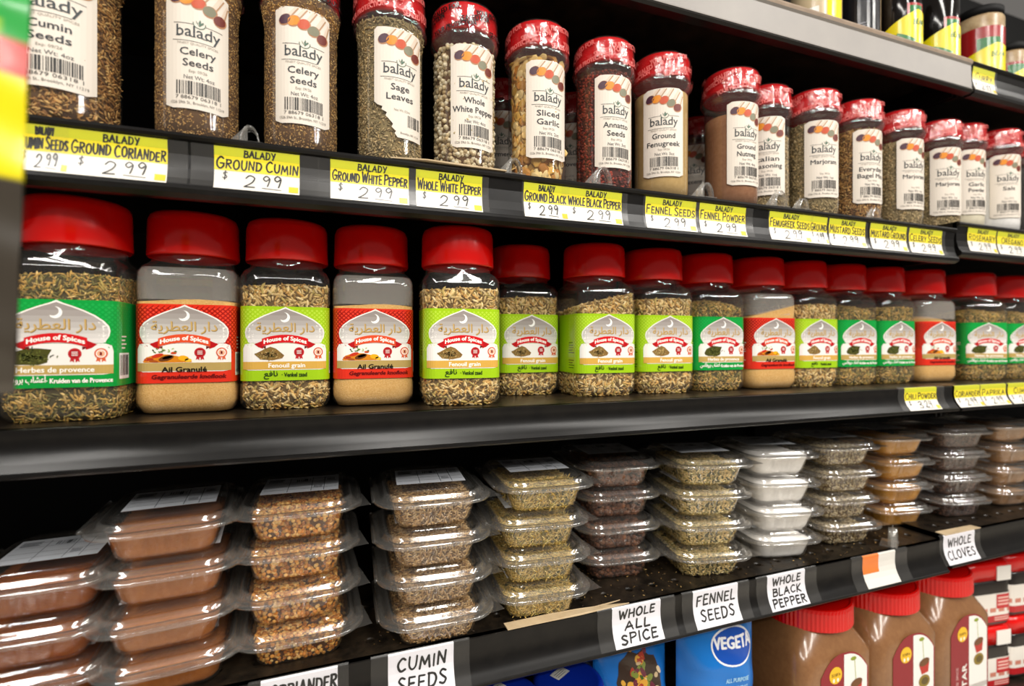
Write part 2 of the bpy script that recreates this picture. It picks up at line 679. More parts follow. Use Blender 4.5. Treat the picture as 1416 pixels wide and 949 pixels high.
def lip_warp(pts):
    """(u, h up from the lowest point, offset) -> local xyz along a lip profile"""
    P = list(reversed(pts))
    ls = [0]
    for i in range(1, len(P)):
        ls.append(ls[-1] + math.dist(P[i], P[i - 1]))

    def w(u, h, off):
        h = min(max(h, 0), ls[-1])
        for i in range(1, len(P)):
            if h <= ls[i] + 1e-9:
                t = (h - ls[i - 1]) / (ls[i] - ls[i - 1])
                y = P[i - 1][0] + (P[i][0] - P[i - 1][0]) * t
                z = P[i - 1][1] + (P[i][1] - P[i - 1][1]) * t
                dy, dz = P[i][0] - P[i - 1][0], P[i][1] - P[i - 1][1]
                L = math.hypot(dy, dz)
                return (u, y - dz / L * off, z + dy / L * off)
    w.total = ls[-1]
    return w


def board_with_holes(z, x0, x1, rows, pitch, xoff, y0, y1, th):
    """steel board pierced by rows of small round holes, cell by cell"""
    mb = MB()
    mb.add([(x0, y0, z - th), (x1, y0, z - th), (x1, y1, z - th), (x0, y1, z - th)], [(0, 3, 2, 1)])
    hr = 0.0042
    c = pitch / 2
    ys = y0
    for ry in rows:
        mb.add([(x0, ys, z), (x1, ys, z), (x1, ry - c, z), (x0, ry - c, z)], [(0, 1, 2, 3)])
        ys = ry + c
        k0 = math.ceil((x0 + c - xoff) / pitch)
        k1 = math.floor((x1 - c - xoff) / pitch)
        xa, xb = xoff + k0 * pitch - c, xoff + k1 * pitch + c
        for a, b in ((x0, xa), (xb, x1)):
            if b > a:
                mb.add([(a, ry - c, z), (b, ry - c, z), (b, ry + c, z), (a, ry + c, z)], [(0, 1, 2, 3)])
        for k in range(k0, k1 + 1):
            cx = xoff + k * pitch
            sqr, hole, bot = [], [], []
            for i in range(16):
                t = 2 * math.pi * i / 16 + math.pi / 16 * 0
                dx, dy = math.cos(t), math.sin(t)
                m = max(abs(dx), abs(dy))
                sqr.append((cx + dx / m * c, ry + dy / m * c, z))
                hole.append((cx + hr * dx, ry + hr * dy, z - .0006))
                bot.append((cx + hr * dx, ry + hr * dy, z - th + .0005))
            rim = [(cx + (hr + .0012) * math.cos(2 * math.pi * i / 16), ry + (hr + .0012) * math.sin(2 * math.pi * i / 16), z + .0006) for i in range(16)]
            mb.loft([sqr, rim, hole, bot], cap0=False, cap1=True, smooth=False)
    mb.add([(x0, ys, z), (x1, ys, z), (x1, y1, z), (x0, y1, z)], [(0, 1, 2, 3)])
    return mb


LIPS = {}


def shelf(key, z, x0, x1, kind, label, dz=0.0):
    t = thing('shelf', label, 'shelf', (x0, 0, z + dz))
    L = x1 - x0
    th = 0.014
    if kind == 'holes':
        board_with_holes(0, 0, L, [.031, .1, .2, .3], .0345, .289 - x0, 0.0, YB, th).build('board', 'dusty_metal', t)
    else:
        MB().box(0, L, 0.0005, YB, -th, 0).build('board', 'dusty_metal', t)
    if kind in ('convex', 'holes'):
        H = .050 if kind == 'holes' else .0385
        pr = convex_lip(0, H)
        LIPS[(key, x0 > .9)] = (pr, z + dz)
        rim = [(-.0112, pr[-1][1] - .0008), (-.0115, pr[-1][1] - .0030), (-.0095, pr[-1][1] - .0050), (.002, pr[-1][1] - .0045), (.004, pr[-1][1] + .001), (.006, -.015), (.006, 0)]
        mb = MB()
        fine = catmull(pr[1:], 4)
        mb.extrude_x(fine, 0, L, closed=False, smooth=True)
        mb.extrude_x([fine[-1]] + rim + [pr[0], fine[0]], 0, L, closed=False)
        ring = [pr[0]] + fine + rim
        for xx in (0, L):
            mb.add([(xx, y, zz) for y, zz in ring], [tuple(range(len(ring)))])
        mb.build('lip', 'black_metal', t)
    elif kind == 'rail':
        pr = [(-.0005, -.0075), (.0010, -.018), (.0006, -.030), (-.0012, -.039), (-.0036, -.0455)]
        LIPS[(key, x0 > .9)] = (pr, z + dz)
        full = [(0, 0), (-.003, -.0008), (-.0045, -.0035), (-.0035, -.006)] + pr + [(-.0052, -.0462), (-.0066, -.049), (-.0062, -.0530), (.0, -.056), (.008, -.056), (.010, -.050), (.006, -.015), (.006, 0)]
        MB().extrude_x(full, 0, L).build('price_rail', 'black_metal', t)
    elif kind == 'grey':
        full = [(.0, 0), (-.004, -.001), (-.0065, -.0045), (-.0065, -.008), (-.004, -.0105), (-.005, -.046), (-.0065, -.0485), (.002, -.0495), (.006, -.02), (.006, 0)]
        MB().extrude_x(full[3:8] + full[8:9], 0, L).build('front_panel', 'grey_metal', t)
        MB().extrude_x([(.006, -.008), (-.0065, -.008), (-.0075, -.0045), (-.0045, .0), (.006, .0005)], 0, L).build('edge_moulding', 'beige_edge', t)
        MB().extrude_x([(-.006, -.0485), (-.0075, -.0515), (-.004, -.054), (.008, -.054), (.008, -.0497)], 0, L).build('lower_rim', 'black_metal', t)
    # bracket at each end
    MB().box(0.001, .004, .02, .35, -.05, -th).build('bracket', 'black_metal', t)
    MB().box(L - .004, L - .001, .02, .35, -.05, -th).build('bracket', 'black_metal', t)
    return t


shelf('top', ZS['top'], XL, .970, 'grey', 'plain grey fronted shelf crossing the top of the picture')
shelf('top', ZS['top'], .975, XR, 'rail', 'black topmost shelf of the right hand bay with a yellow price tag')
shelf('one', ZS['one'], XL, .936, 'rail', 'long black shelf with a yellow price tag rail under the round spice shakers')
shelf('one', ZS['one'], .942, XR, 'rail', 'black shelf of the right hand bay continuing the shaker row', dz=.011)
shelf('two', ZS['two'], XL, .929, 'convex', 'long black shelf with a bare rounded lip under the red lidded square jars')
shelf('two', ZS['two'], .936, XR, 'convex', 'black shelf of the right hand bay carrying the last square jars')
shelf('three', ZS['three'], XL, .904, 'holes', 'dusty black pierced shelf carrying the stacks of clear deli tubs')
shelf('three', ZS['three'], .911, XR, 'holes', 'black pierced shelf of the right hand bay carrying the clove tubs', dz=.006)
shelf('low', ZS['low'], XL, XR, 'convex', 'lowest black shelf under the bags and big brown spice jars')
up = MB()
up.box(-.012, .012, -.0, .03, -1.25 + .0, 1.0)
u1 = up.build('upright_post', 'interior_black', None, (.9405, YB - .031, 0))
tag(u1, 'black steel upright post between the two shelf bays', 'post')


# ------------------------------------------------------------------ price tags
def tag_on(key, right, px0, px1, py, lines, label, kind='yellow', sleeve=0.35, group=None, rot=0):
    pr, z = LIPS[(key, right)]
    x0, _ = at(px0, py, -.004)
    x1, _ = at(px1, py, -.004)
    w = x1 - x0
    wp0 = lip_warp(pr)
    H = wp0.total
    t = thing('price_tag' if kind == 'yellow' else 'name_tag', label, 'price tag' if kind == 'yellow' else 'shelf tag', ((x0 + x1) / 2, 0, z), group=group)
    p = Print()
    if kind == 'yellow':
        p.rect(-w / 2, 0, w / 2, H, 'f4efe6', 0)
        p.rect(-w / 2, H * .46, w / 2, H, 'fbe60a', 1)
        p.rect(-w / 2, H * .80, w / 2, H, 'd3d40e', 1.5)
        if len(lines) > 0 and lines[0]:
            p.hand(lines[0], w * .02, H * .81, w * .36, H * .15, w=.0013)
        if len(lines) > 1:
            ww = min(w * .95, .0085 * len(lines[1]))
            p.hand(lines[1], 0, H * .51, ww, H * .21, w=.0014, big=1.25)
        if len(lines) > 2:
            a, b = lines[2].split()
            p.hand('$', -w * .38, H * .24, w * .05, H * .2, '2b2a28', w=.0009)
            p.hand(a, -w * .1, H * .08, w * .12, H * .3, '2b2a28', w=.0012)
            p.hand(b, w * .16, H * .14, w * .22, H * .28, '2b2a28', w=.0012)
            p.line((w * .05, H * .09), (w * .28, H * .075), .0006, '3b3a38', 2)
            p.rect(w * .37, H * .04, w * .37 + min(.008, w * .12), H * .2, 'f5d216', 2)
    elif kind == 'white':
        p.rect(-w / 2, 0, w / 2, H, 'eceaf0', 0)
        n = len(lines)
        for i, s_ in enumerate(lines):
            hh = H * (.27 if n == 2 else .21)
            yy = H * (.97 - (i + 1) * (.41 if n == 2 else .305)) + (0 if n == 2 else .01 * H)
            p.hand(s_, 0, yy + .012 * H, w * (.17 + .112 * min(len(s_), 7)), hh, '101010', w=.0021)
    else:
        p.rect(-w / 2, 0, w / 2, H, 'e8e4dc', 0)
        p.rect(-w / 2, H * .42, -w * .02, H, 'ee7d22', 1)
    wp = lambda u, v, off: wp0(u, v, off + .0007)
    # the warp bends with height: split marks finely in v by the profile itself
    p2 = Print()
    cuts = [0]
    P = list(reversed(pr))
    for i in range(1, len(P)):
        cuts.append(cuts[-1] + math.dist(P[i], P[i - 1]))
    for a, b, c, l, col in p.t:
        for i in range(len(cuts) - 1):
            poly = [a, b, c]
            for lo, sgn in ((cuts[i], 1), (cuts[i + 1], -1)):
                out = []
                for j in range(len(poly)):
                    q, r = poly[j], poly[(j + 1) % len(poly)]
                    dq, dr = (q[1] - lo) * sgn, (r[1] - lo) * sgn
                    if dq >= 0:
                        out.append(q)
                    if (dq > 0 > dr) or (dq < 0 < dr):
                        k = dq / (dq - dr)
                        out.append((q[0] + (r[0] - q[0]) * k, q[1] + (r[1] - q[1]) * k))
                poly = out
                if len(poly) < 3:
                    break
            for j in range(1, len(poly) - 1):
                p2.tri(poly[0], poly[j], poly[j + 1], l, col)
    p2.build('paper', wp, 'print_paper', t)
    sw = w / 2 + w * sleeve / 2
    s = MB()
    rows = [wp0(0, h, .0022) for h in cuts]
    back = [wp0(0, h, .0006) for h in cuts]
    s.extrude_x([(y, zz) for _, y, zz in rows], -sw, sw, closed=False, smooth=True)
    s.build('clear_sleeve', SLEEVE, t)
    return t


TG = [
    (22, 92, 225, ['BALADY', 'CUMIN SEEDS', '2 99'], 'price tag ending in SEEDS at the left end of the shaker shelf', .05),
    (92, 230, 220, ['BALADY', 'GROUND CORIANDER', '2 99'], 'yellow price tag hand lettered GROUND CORIANDER', .45),
    (295, 414, 235, ['BALADY', 'GROUND CUMIN', '2 99'], 'yellow price tag hand lettered GROUND CUMIN', .5),
    (457, 566, 250, ['BALADY', 'GROUND WHITE PEPPER', '2 99'], 'yellow price tag hand lettered GROUND WHITE PEPPER', .3),
    (576, 668, 262, ['BALADY', 'WHOLE WHITE PEPPER', '2 99'], 'yellow price tag hand lettered WHOLE WHITE PEPPER', .2),
    (726, 786, 275, ['BALADY', 'GROUND BLACK', '2 99'], 'yellow price tag hand lettered GROUND BLACK', .1),
    (786, 862, 280, ['BALADY', 'WHOLE BLACK PEPPER', '2 99'], 'yellow price tag hand lettered WHOLE BLACK PEPPER', .2),
    (895, 965, 290, ['BALADY', 'FENNEL SEEDS', '2 99'], 'yellow price tag hand lettered FENNEL SEEDS', .1),
    (970, 1034, 300, ['BALADY', 'FENNEL POWDER', '2 99'], 'yellow price tag hand lettered FENNEL POWDER', .3),
    (1067, 1124, 310, ['BALADY', 'FENUGREEK SEEDS', '2 99'], 'yellow price tag hand lettered FENUGREEK SEEDS', .1),
    (1124, 1147, 312, ['', 'GROUND', '2 99'], 'narrow yellow price tag hand lettered GROUND beside the fenugreek seeds tag', .05),
    (1150, 1200, 316, ['BALADY', 'MUSTARD SEEDS', '2 99'], 'yellow price tag hand lettered MUSTARD SEEDS', .1),
    (1207, 1257, 322, ['BALADY', 'MUSTARD GROUND', '2 99'], 'yellow price tag hand lettered MUSTARD GROUND', .1),
    (1261, 1306, 328, ['BALADY', 'CELERY SEEDS', '2 99'], 'yellow price tag hand lettered CELERY SEEDS', .15),
]
for a, b, y, ln, lb, sl in TG:
    tag_on('one', False, a, b, y, ln, lb, sleeve=sl)
tag_on('one', True, 1342, 1381, 330, ['BALADY', 'ROSEMARY', '2 99'], 'left of the two blurred price tags under the end of the shaker row', sleeve=.05)
tag_on('one', True, 1383, 1424, 335, ['BALADY', 'OREGANO', '2 99'], 'rightmost price tag under the end of the shaker row', sleeve=.05)
tag_on('two', False, 1253, 1297, 552, ['', 'CHILI POWDER', '3 24'], 'yellow price tag hand lettered CHILI POWDER on the rounded lip', sleeve=.45)
tag_on('two', True, 1322, 1357, 552, ['', 'CORIANDER', '2 99'], 'first blurred price tag right of the bay seam on the square jar shelf', sleeve=.05)
tag_on('two', True, 1358, 1393, 552, ['', 'PAPRIKA', '2 99'], 'second blurred price tag right of the bay seam on the square jar shelf', sleeve=.05)
tag_on('two', True, 1396, 1432, 552, ['', 'CUMIN', '2 99'], 'price tag cut by the right picture edge on the square jar shelf', sleeve=.05)
tag_on('top', True, 1349, 1379, 115, ['', 'CURRY', '2 99'], 'lone yellow price tag on the topmost shelf at right', sleeve=.1)
tag_on('three', False, 360, 467, 940, ['CORRIANDER', 'SEEDS'], 'white shelf tag lettered CORRIANDER', 'white', .3)
tag_on('three', False, 537, 628, 918, ['CUMIN', 'SEEDS'], 'white shelf tag lettered CUMIN SEEDS', 'white', .5)
tag_on('three', False, 848, 915, 863, ['WHOLE', 'ALL', 'SPICE'], 'white shelf tag lettered WHOLE ALL SPICE', 'white', .6)
tag_on('three', False, 960, 1022, 835, ['FENNEL', 'SEEDS'], 'white shelf tag lettered FENNEL SEEDS', 'white', .5)
tag_on('three', False, 1063, 1115, 812, ['WHOLE', 'BLACK', 'PEPPER'], 'white shelf tag lettered WHOLE BLACK PEPPER', 'white', .6)
tag_on('three', False, 1195, 1240, 780, [], 'blank white shelf tag with an orange corner block', 'orange', .7)
tag_on('three', True, 1307, 1350, 757, ['WHOLE', 'CLOVES'], 'white shelf tag lettered WHOLE CLOVES', 'white', .3)


# ------------------------------------------------------------------ square red-lidded jars (middle shelf)
A0, RC = .0430, .015
BODY = [(0.0, .035), (.002, .0395), (.007, .0428), (.014, A0), (.026, A0), (.029, .0422), (.107, .0422), (.110, A0), (.128, A0), (.136, .0425), (.142, .0395)]


def square_body():
    rings = [ring_sq(a, RC, z) for z, a in BODY]
    rings.append(ring_sq(.037, RC, .147, circ_mix=.6, rc=.038))
    rings.append(ring_sq(.036, RC, .150, circ_mix=1, rc=.0375))
    rings.append(ring_sq(.036, RC, .157, circ_mix=1, rc=.0372))
    return MB().loft(rings, True, False)


def square_lid():
    n = 64
    def cr(r, z):
        return circ(r, z, n)
    return MB().loft([cr(.0395, .1545), cr(.0405, .1535), cr(.0415, .155), cr(.0411, .170), cr(.0408, .188), cr(.0398, .1935), cr(.0375, .1962), cr(.034, .1968), cr(.0335, .1962), cr(.01, .1962)], False, True)


def sq_warp(u, v, off):
    """label coordinates around the rounded-square body; u=0 is the middle of the front (-y)"""
    a = .0422 + off + .0004
    r = RC - .0012 + off
    fl = a - r
    s = abs(u)
    sg = 1 if u >= 0 else -1
    if s <= fl:
        x, y = s, -a
        bow = .0
    elif s <= fl + math.pi / 2 * r:
        t = (s - fl) / r
        x, y = fl + r * math.sin(t), -(fl + r * math.cos(t))
    else:
        x, y = a, -(fl - (s - fl - math.pi / 2 * r))
    return (sg * x, y, v + .030)


def arch_pts(g=0.0):
    """onion-arch outline, grown by g"""
    half = [(0, .0729), (.004, .0712), (.010, .0690), (.018, .0655), (.026, .0612), (.032, .0565), (.0355, .0520), (.0365, .0480), (.0358, .0435), (.0335, .0395), (.0330, .0378)]
    h = [(x + g if x > 0 else 0, y + g * (1.4 if x == 0 else .6)) for x, y in half]
    return h + [(-x, y) for x, y in reversed(h[1:])]


AR1 = ''.join(reversed('\uFEA9\uFE8D\uFEAD \uFE8D\uFEDF\uFECC\uFEC4\uFEAE\uFEF3\uFE94'))
AR_FENNEL = ''.join(reversed('\uFEE7\uFE8E\uFED3\uFECA'))
AR_HERBS = ''.join(reversed('\uFE83\uFECB\uFEB8\uFE8E\uFE8F \uFE91\uFEAE\uFEED\uFED3\uFE8E\uFEE7\uFEB2'))


def jar_label(kind):
    bg = {'green': '0a9a3c', 'lime': 'a2cc18', 'red': 'e0301c'}[kind]
    lat = {'green': '17a848', 'lime': 'bbdd3c', 'red': '8e1010'}[kind]
    p = Print(.00009)
    p.rect(-.098, 0, .098, .075, bg, 0)
    g = .0046
    for i in range(-14, 15):
        for j in range(0, 11):
            for h in (0, 1):
                u, v = i * g + h * g / 2, .0305 + j * g * .93 + h * g * .465
                if v > .0725:
                    continue
                if kind == 'red':
                    r1, r2 = g * .5, g * .5
                    for q in (1, -1):
                        p.line((u - g / 2, v), (u, v + q * g * .465), .0006, lat, 1)
                    p.ell(u, v, .0006, .0006, 'f0563c', 1, n=5)
                else:
                    p.quad([(u - g * .34, v), (u, v - g * .3), (u + g * .34, v), (u, v + g * .3)], lat, 1)
    # arch and lower panel, white rim then grey and white fill
    white = 'f4efe8'
    p.poly(arch_pts(.0012), white, 2)
    p.rrect(-.0400, .0106, .0400, .0375, .005, white, 2)
    # grey gradient printed in four bands
    ap = arch_pts(0)
    cols = ['9b928d', 'a59d98', 'b1aaa5', 'bfb9b4', 'cdc8c3', 'd8d3ce', 'e4dfda']
    bands = [(.066, .08), (.061, .066), (.056, .061), (.051, .056), (.046, .051), (.042, .046), (.0378, .042)]
    for (lo, hi), c in zip(bands, cols):
        poly = ap
        for cut, sgn in ((lo, 1), (hi, -1)):
            out = []
            for k in range(len(poly)):
                q, r = poly[k], poly[(k + 1) % len(poly)]
                dq, dr = (q[1] - cut) * sgn, (r[1] - cut) * sgn
                if dq >= 0:
                    out.append(q)
                if (dq > 0 > dr) or (dq < 0 < dr):
                    t = dq / (dq - dr)
                    out.append((q[0] + (r[0] - q[0]) * t, q[1] + (r[1] - q[1]) * t))
            poly = out
        if len(poly) > 2:
            p.poly(poly, c, 3)
    # crescent
    cres = []
    for i in range(15):
        t = math.radians(-125 + 215 * i / 14)
        cres.append((-.0008 + .0050 * math.cos(t), .0640 + .0050 * math.sin(t)))
    for i in range(15):
        t = math.radians(90 - 215 * i / 14)
        cres.append((-.0024 + .0042 * math.cos(t), .0652 + .0040 * math.sin(t)))
    p.poly(cres, 'fbfaf6', 4)
    p.text(AR1, .0003, .0492, .0545, '8a6a34', 4, height=.0125, bold=.00022)
    p.text(AR1, .0000, .0496, .0545, 'c9a767', 4.5, height=.0125, bold=.0001)
    # ribbon
    rc = 'd31a20' if kind != 'red' else 'e2502c'
    n = 14
    top, bot = [], []
    for i in range(n + 1):
        x = -.0215 + .043 * i / n
        d = -.0042 * (x / .0215) ** 2
        top.append((x, .0465 + d))
        bot.append((x, .0385 + d))
    p.poly([(-.0285, .0368), (-.0205, .0405), (-.0205, .0322), (-.0248, .0338)], 'b8141a', 4)
    p.poly([(.0285, .0368), (.0205, .0405), (.0205, .0322), (.0248, .0338)], 'b8141a', 4)
    p.poly([(-.0215, .0342), (-.0180, .0350), (-.0180, .0320)], '6c0c10', 5)
    p.poly([(.0215, .0342), (.0180, .0350), (.0180, .0320)], '6c0c10', 5)
    p.poly(bot + top[::-1], rc, 6)
    p.text('House of Spices', 0, .0408, .0395, 'fff6ee', 7, height=.0058, bold=.0003, arc=.0037)
    # heap of spice
    rnd = random.Random(kind)
    if kind == 'red':
        p.poly([(-.034, .0205), (-.031, .0245), (-.022, .0275), (-.012, .027), (-.004, .025), (.0055, .0215), (.006, .0196), (-.033, .0195)], 'd9841c', 4)
        for u, v, a, b, c in ((-.029, .0225, .004, .0016, 'b23514'), (-.022, .026, .005, .0018, 'c9371b'), (-.015, .0235, .0065, .0026, '6b3a17'), (-.014, .0243, .0045, .0014, '3f2410'),
                              (-.001, .0235, .0045, .0026, 'f2b01a'), (.003, .0215, .003, .0018, 'f5c23a'), (-.025, .0208, .004, .0012, 'a8521b'), (-.009, .0285, .0025, .0012, 'cf4a22')):
            p.ell(u, v, a, b, c, 5, n=12, rot=rnd.uniform(-.3, .3))
        for i in range(16):
            u = rnd.uniform(-.026, -.004)
            p.ell(u, rnd.uniform(.0285, .0335), .0012, .0006, rnd.choice(['7fa052', 'a9bf7c', '5c8040']), 6, n=6, rot=rnd.uniform(-1, 1))
    else:
        c0, cs = ('4a4a1c', ['5e6428', '37401a', '737838', '2e3414']) if kind == 'green' else ('8a6a38', ['a88a52', '6b5230', '7f7442', 'c0a46a'])
        if kind == 'green':
            p.poly([(-.0325, .024), (-.029, .030), (-.020, .0335), (-.012, .0335), (-.003, .0325), (-.0055, .027), (-.006, .0215), (-.012, .0195), (-.026, .0198), (-.031, .0215)], c0, 4)
        else:
            p.poly([(-.0285, .0268), (-.019, .032), (-.014, .0343), (-.009, .0325), (-.001, .0255), (-.003, .0225), (-.012, .0205), (-.023, .0215)], c0, 4)
        for i in range(90):
            u, v = rnd.gauss(-.0155, .0055), rnd.gauss(.0262, .0026)
            p.ell(u, v, .0013, .0005, rnd.choice(cs), 5, n=5, rot=rnd.uniform(-1.5, 1.5))
    # rosettes
    for u, c, ci in ((.0128, 'c0272c', 'c0272c'), (.0312, 'd9613a', 'f0b08a')):
        p.poly([(u - .0026, .0262), (u - .0004, .0262), (u - .0006, .0212), (u - .0019, .0226), (u - .0036, .0218)], c, 4)
        p.poly([(u + .0026, .0262), (u + .0004, .0262), (u + .0006, .0212), (u + .0019, .0226), (u + .0036, .0218)], c, 4)
        p.ell(u, .0288, .0048, .0048, c, 5, n=20)
        p.ell(u, .0288, .0036, .0036, 'fbeee6' if u > .02 else 'a81c22', 6, n=18)
        if u > .02:
            p.ell(u, .0288, .0028, .0028, ci, 7, n=14)
            p.text('1', u, .0273, .0012, '7a1a12', 8, height=.0042, bold=.0002)
        else:
            for k in (.0302, .0288, .0274):
                p.rect(u - .0022, k - .0003, u + .0022, k + .0003, 'fbeee6', 7)
    band = {'green': 'c2a25c', 'lime': 'd9aa4e', 'red': 'b89c5c'}[kind]
    p.rect(-.0400, .0114, .0400, .0192, band, 4)
    if kind == 'red':
        p.text('Ail Granulé', .0, .0105, .037, '15100c', 9, height=.0068, bold=.00025)
        p.text('Gegranuleerde knoflook', .004, .0040, .062, '6e0a0a', 5, height=.0056, bold=.0003, shear=.2)
    elif kind == 'lime':
        p.text('Fenouil grain', .0015, .0132, .034, 'fffbf2', 5, height=.0062, bold=.00018)
        p.text('· Venkel zaad', .0085, .0038, .0235, '1c3a10', 5, height=.0060, bold=.00018)
        p.text(AR_FENNEL, -.0135, .0046, .0125, '1c3a10', 5, height=.0075, bold=.00018)
    else:
        p.text('Herbes de provence', .0, .0132, .053, 'fffbf2', 5, height=.0062, bold=.00018)
        p.text('· Kruiden van de Provence', .0165, .0040, .046, 'fffbf2', 5, height=.0056, bold=.0002)
        p.text(AR_HERBS, -.0225, .0048, .031, 'fffbf2', 5, height=.0072, bold=.00015)
    # side panels: barcode block at right, small lines of small print at left
    p.rect(.0455, .006, .066, .029, 'f2efe9', 2)
    p.barcode(.0468, .009, .0645, .0275, '33302c', 3, 26)
    ink = 'f6efe2' if kind != 'lime' else '3c5a10'
    for i in range(4):
        p.rect(.0485, .033 + i * .0034, .0485 + .008 + .003 * (i % 2), .0342 + i * .0034, ink, 2)
    for i in range(11):
        if i in (4, 5):
            continue
        p.rect(-.066, .006 + i * .0032, -.066 + rnd.uniform(.010, .018), .0070 + i * .0032, ink, 2)
    return p.build('label', sq_warp, 'print_gloss', maxu=.0045, only_mesh=True)


def shell_rings(fill, inset, hump, noise):
    rings = []
    zs = [z for z in np.linspace(.0015, fill, 12)]
    for z in zs:
        a = float(np.interp(z, [q[0] for q in BODY], [q[1] for q in BODY])) - inset
        rings.append(ring_sq(a, RC - .002, z))
    base = rings[-1]
    for k in (.75, .5, .25):
        rings.append([(x * k, y * k, fill + hump(x * k, y * k) + random.uniform(-noise, noise)) for x, y, _ in base])
    rings[-4] = [(x, y, z + hump(x, y)) for x, y, z in base]
    return rings


def sq_contents(kind, fill, hump=lambda x, y: 0, dens=1.0):
    V, T = rings_tri(shell_rings(fill, .0032 if kind != 'powder' else .0009, hump, .0006), True, True)
    core = mesh_np('contents', V, T, None)
    if kind == 'powder':
        core.materials.append(MATS['garlic_granules'])
        return core, None
    keep = lambda P: (P[:, 2] < .033) | (P[:, 2] > .101)
    if kind == 'fennel':
        core.materials.append(MATS['fennel_core'])
        s = scatter(V, T, int(5600 * dens), SEED, (.0082, .0027, .0021), ['d8ac62', 'e8c888', 'c4964e', 'b8a05a', 'f2d8a0', 'd4b474', '8a6a34'], .3, .0004, .12, keep)
    else:
        core.materials.append(MATS['herb_core'])
        s = scatter(V, T, int(8200 * dens), NEEDLE, (.0066, .0018, .0012), ['c09848', 'a08c48', 'd8ac58', '847a3c', 'e4c07c', 'b09850', '6c6434', 'cca054'], .45, .0004, .15, keep)
    return core, mesh_np('seeds', *s)


mat('garlic_granules', 'cf9848', rough=0.9, vary=.5, vscale=700, col2='edc482', bump=.7, bscale=900, spec=.1)
mat('fennel_core', '6b5228', rough=0.9)
mat('herb_core', '4a3f1e', rough=0.9)
mat('leaf_core', '8a7850', rough=0.9)
HUM = {
    'flat': lambda x, y: .0015 * math.sin(60 * x + 1) + .001 * math.cos(50 * y),
    'slope': lambda x, y: .22 * x - .1 * y,
    'slopel': lambda x, y: -.12 * x,
    'mound': lambda x, y: .008 - 5.5 * (x * x + y * y),
}
jar_meshes = {k: jar_label(k) for k in ('green', 'lime', 'red')}
body_me = square_body().build('body', PET)
lid_me = square_lid().build('lid', 'red_plastic')
body_mesh, lid_mesh = body_me.data, lid_me.data
dust_me = MB().loft([ring_sq(float(np.interp(z, [q[0] for q in BODY], [q[1] for q in BODY])) - .0012, RC - .001, z) for z in (.1095, .118, .128, .136, .1405)], False, False).build('dust_film', PETD)
dust_mesh = dust_me.data
bpy.data.objects.remove(dust_me)
bpy.data.objects.remove(body_me)
bpy.data.objects.remove(lid_me)
CONT = {
    'fen_a': sq_contents('fennel', .126, HUM['flat']),
    'fen_b': sq_contents('fennel', .120, HUM['slope']),
    'herb_a': sq_contents('herb', .126, HUM['flat']),
    'herb_b': sq_contents('herb', .122, HUM['mound']),
    'pow_a': sq_contents('powder', .109, HUM['flat']),
    'pow_b': sq_contents('powder', .112, HUM['slope']),
    'pow_c': sq_contents('powder', .1075, HUM['mound']),
}


def square_jar(x, yfront, rot, lab, cont, label, z=ZS['two'], group='square spice jars with red lids'):
    t = thing('spice_jar', label, 'jar', (x, yfront + A0, z), math.radians(rot), group)
    obj('body', body_mesh, None, t)
    if lab == 'red':
        obj('dust_film', dust_mesh, None, t)
    obj('lid', lid_mesh, None, t, (0, 0, 0), random.uniform(0, 6))
    obj('label', jar_meshes[lab], None, t)
    core, sd = CONT[cont]
    obj('contents', core, None, t)
    if sd:
        if not sd.materials:
            sd.materials.append(MATS['seed'])
        stuff(obj('seeds', sd, None, t))
    return t


# left edge px, right edge px, front depth, rotation
SQ = [
    (-.2095, .028, 0, 'green', 'herb_a', 'square jar of dried herbs with a green label, leftmost on the middle shelf'),
    (-.1215, .055, 0, 'red', 'pow_a', 'square jar of garlic granules with a red label, nearest the left'),
    (-.0332, .055, 0, 'lime', 'fen_a', 'square fennel seed jar with a lime label between the two leftmost red labelled jars'),
    (.0555, .055, 0, 'red', 'pow_a', 'square garlic granules jar with a red label directly left of the forward standing fennel jar'),
    (.1490, .022, -6, 'lime', 'fen_a', 'square fennel seed jar standing forward of the row with its lid brightest'),
    (.2560, .098, 0, 'lime', 'fen_a', 'square fennel seed jar set back in the row behind its neighbours'),
    (.3450, .052, -3, 'lime', 'fen_b', 'square fennel seed jar whose seeds slope up to the right'),
    (.4400, .055, -2, 'lime', 'fen_a', 'square fennel seed jar next left of a green labelled herb jar'),
    (.5345, .060, -2, 'green', 'herb_b', 'square green labelled herb jar between a fennel jar and a red labelled garlic jar'),
    (.6320, .058, -4, 'red', 'pow_b', 'square red labelled garlic jar whose granules slope, right of centre'),
    (.7240, .060, -2, 'lime', 'fen_a', 'rightmost square fennel seed jar with a lime label'),
    (.8160, .062, -2, 'green', 'herb_b', 'left one of the twin green labelled herb jars near the bay seam'),
    (.9070, .060, -2, 'green', 'herb_a', 'right one of the twin green labelled herb jars near the bay seam'),
    (1.0060, .055, -5, 'red', 'pow_c', 'rightmost square garlic jar with a red label by the bay seam'),
]
for x, yf, r, lab, cn, lb in SQ:
    square_jar(x, yf, r, lab, cn, lb)
square_jar(1.142, .050, -18, 'green', 'herb_b', 'square green labelled jar turned to show its side, right of the bay seam')
square_jar(1.255, .055, -6, 'green', 'herb_b', 'square green labelled jar second right of the bay seam')
square_jar(1.350, .055, -2, 'green', 'herb_a', 'square green labelled jar cut by the right picture edge')
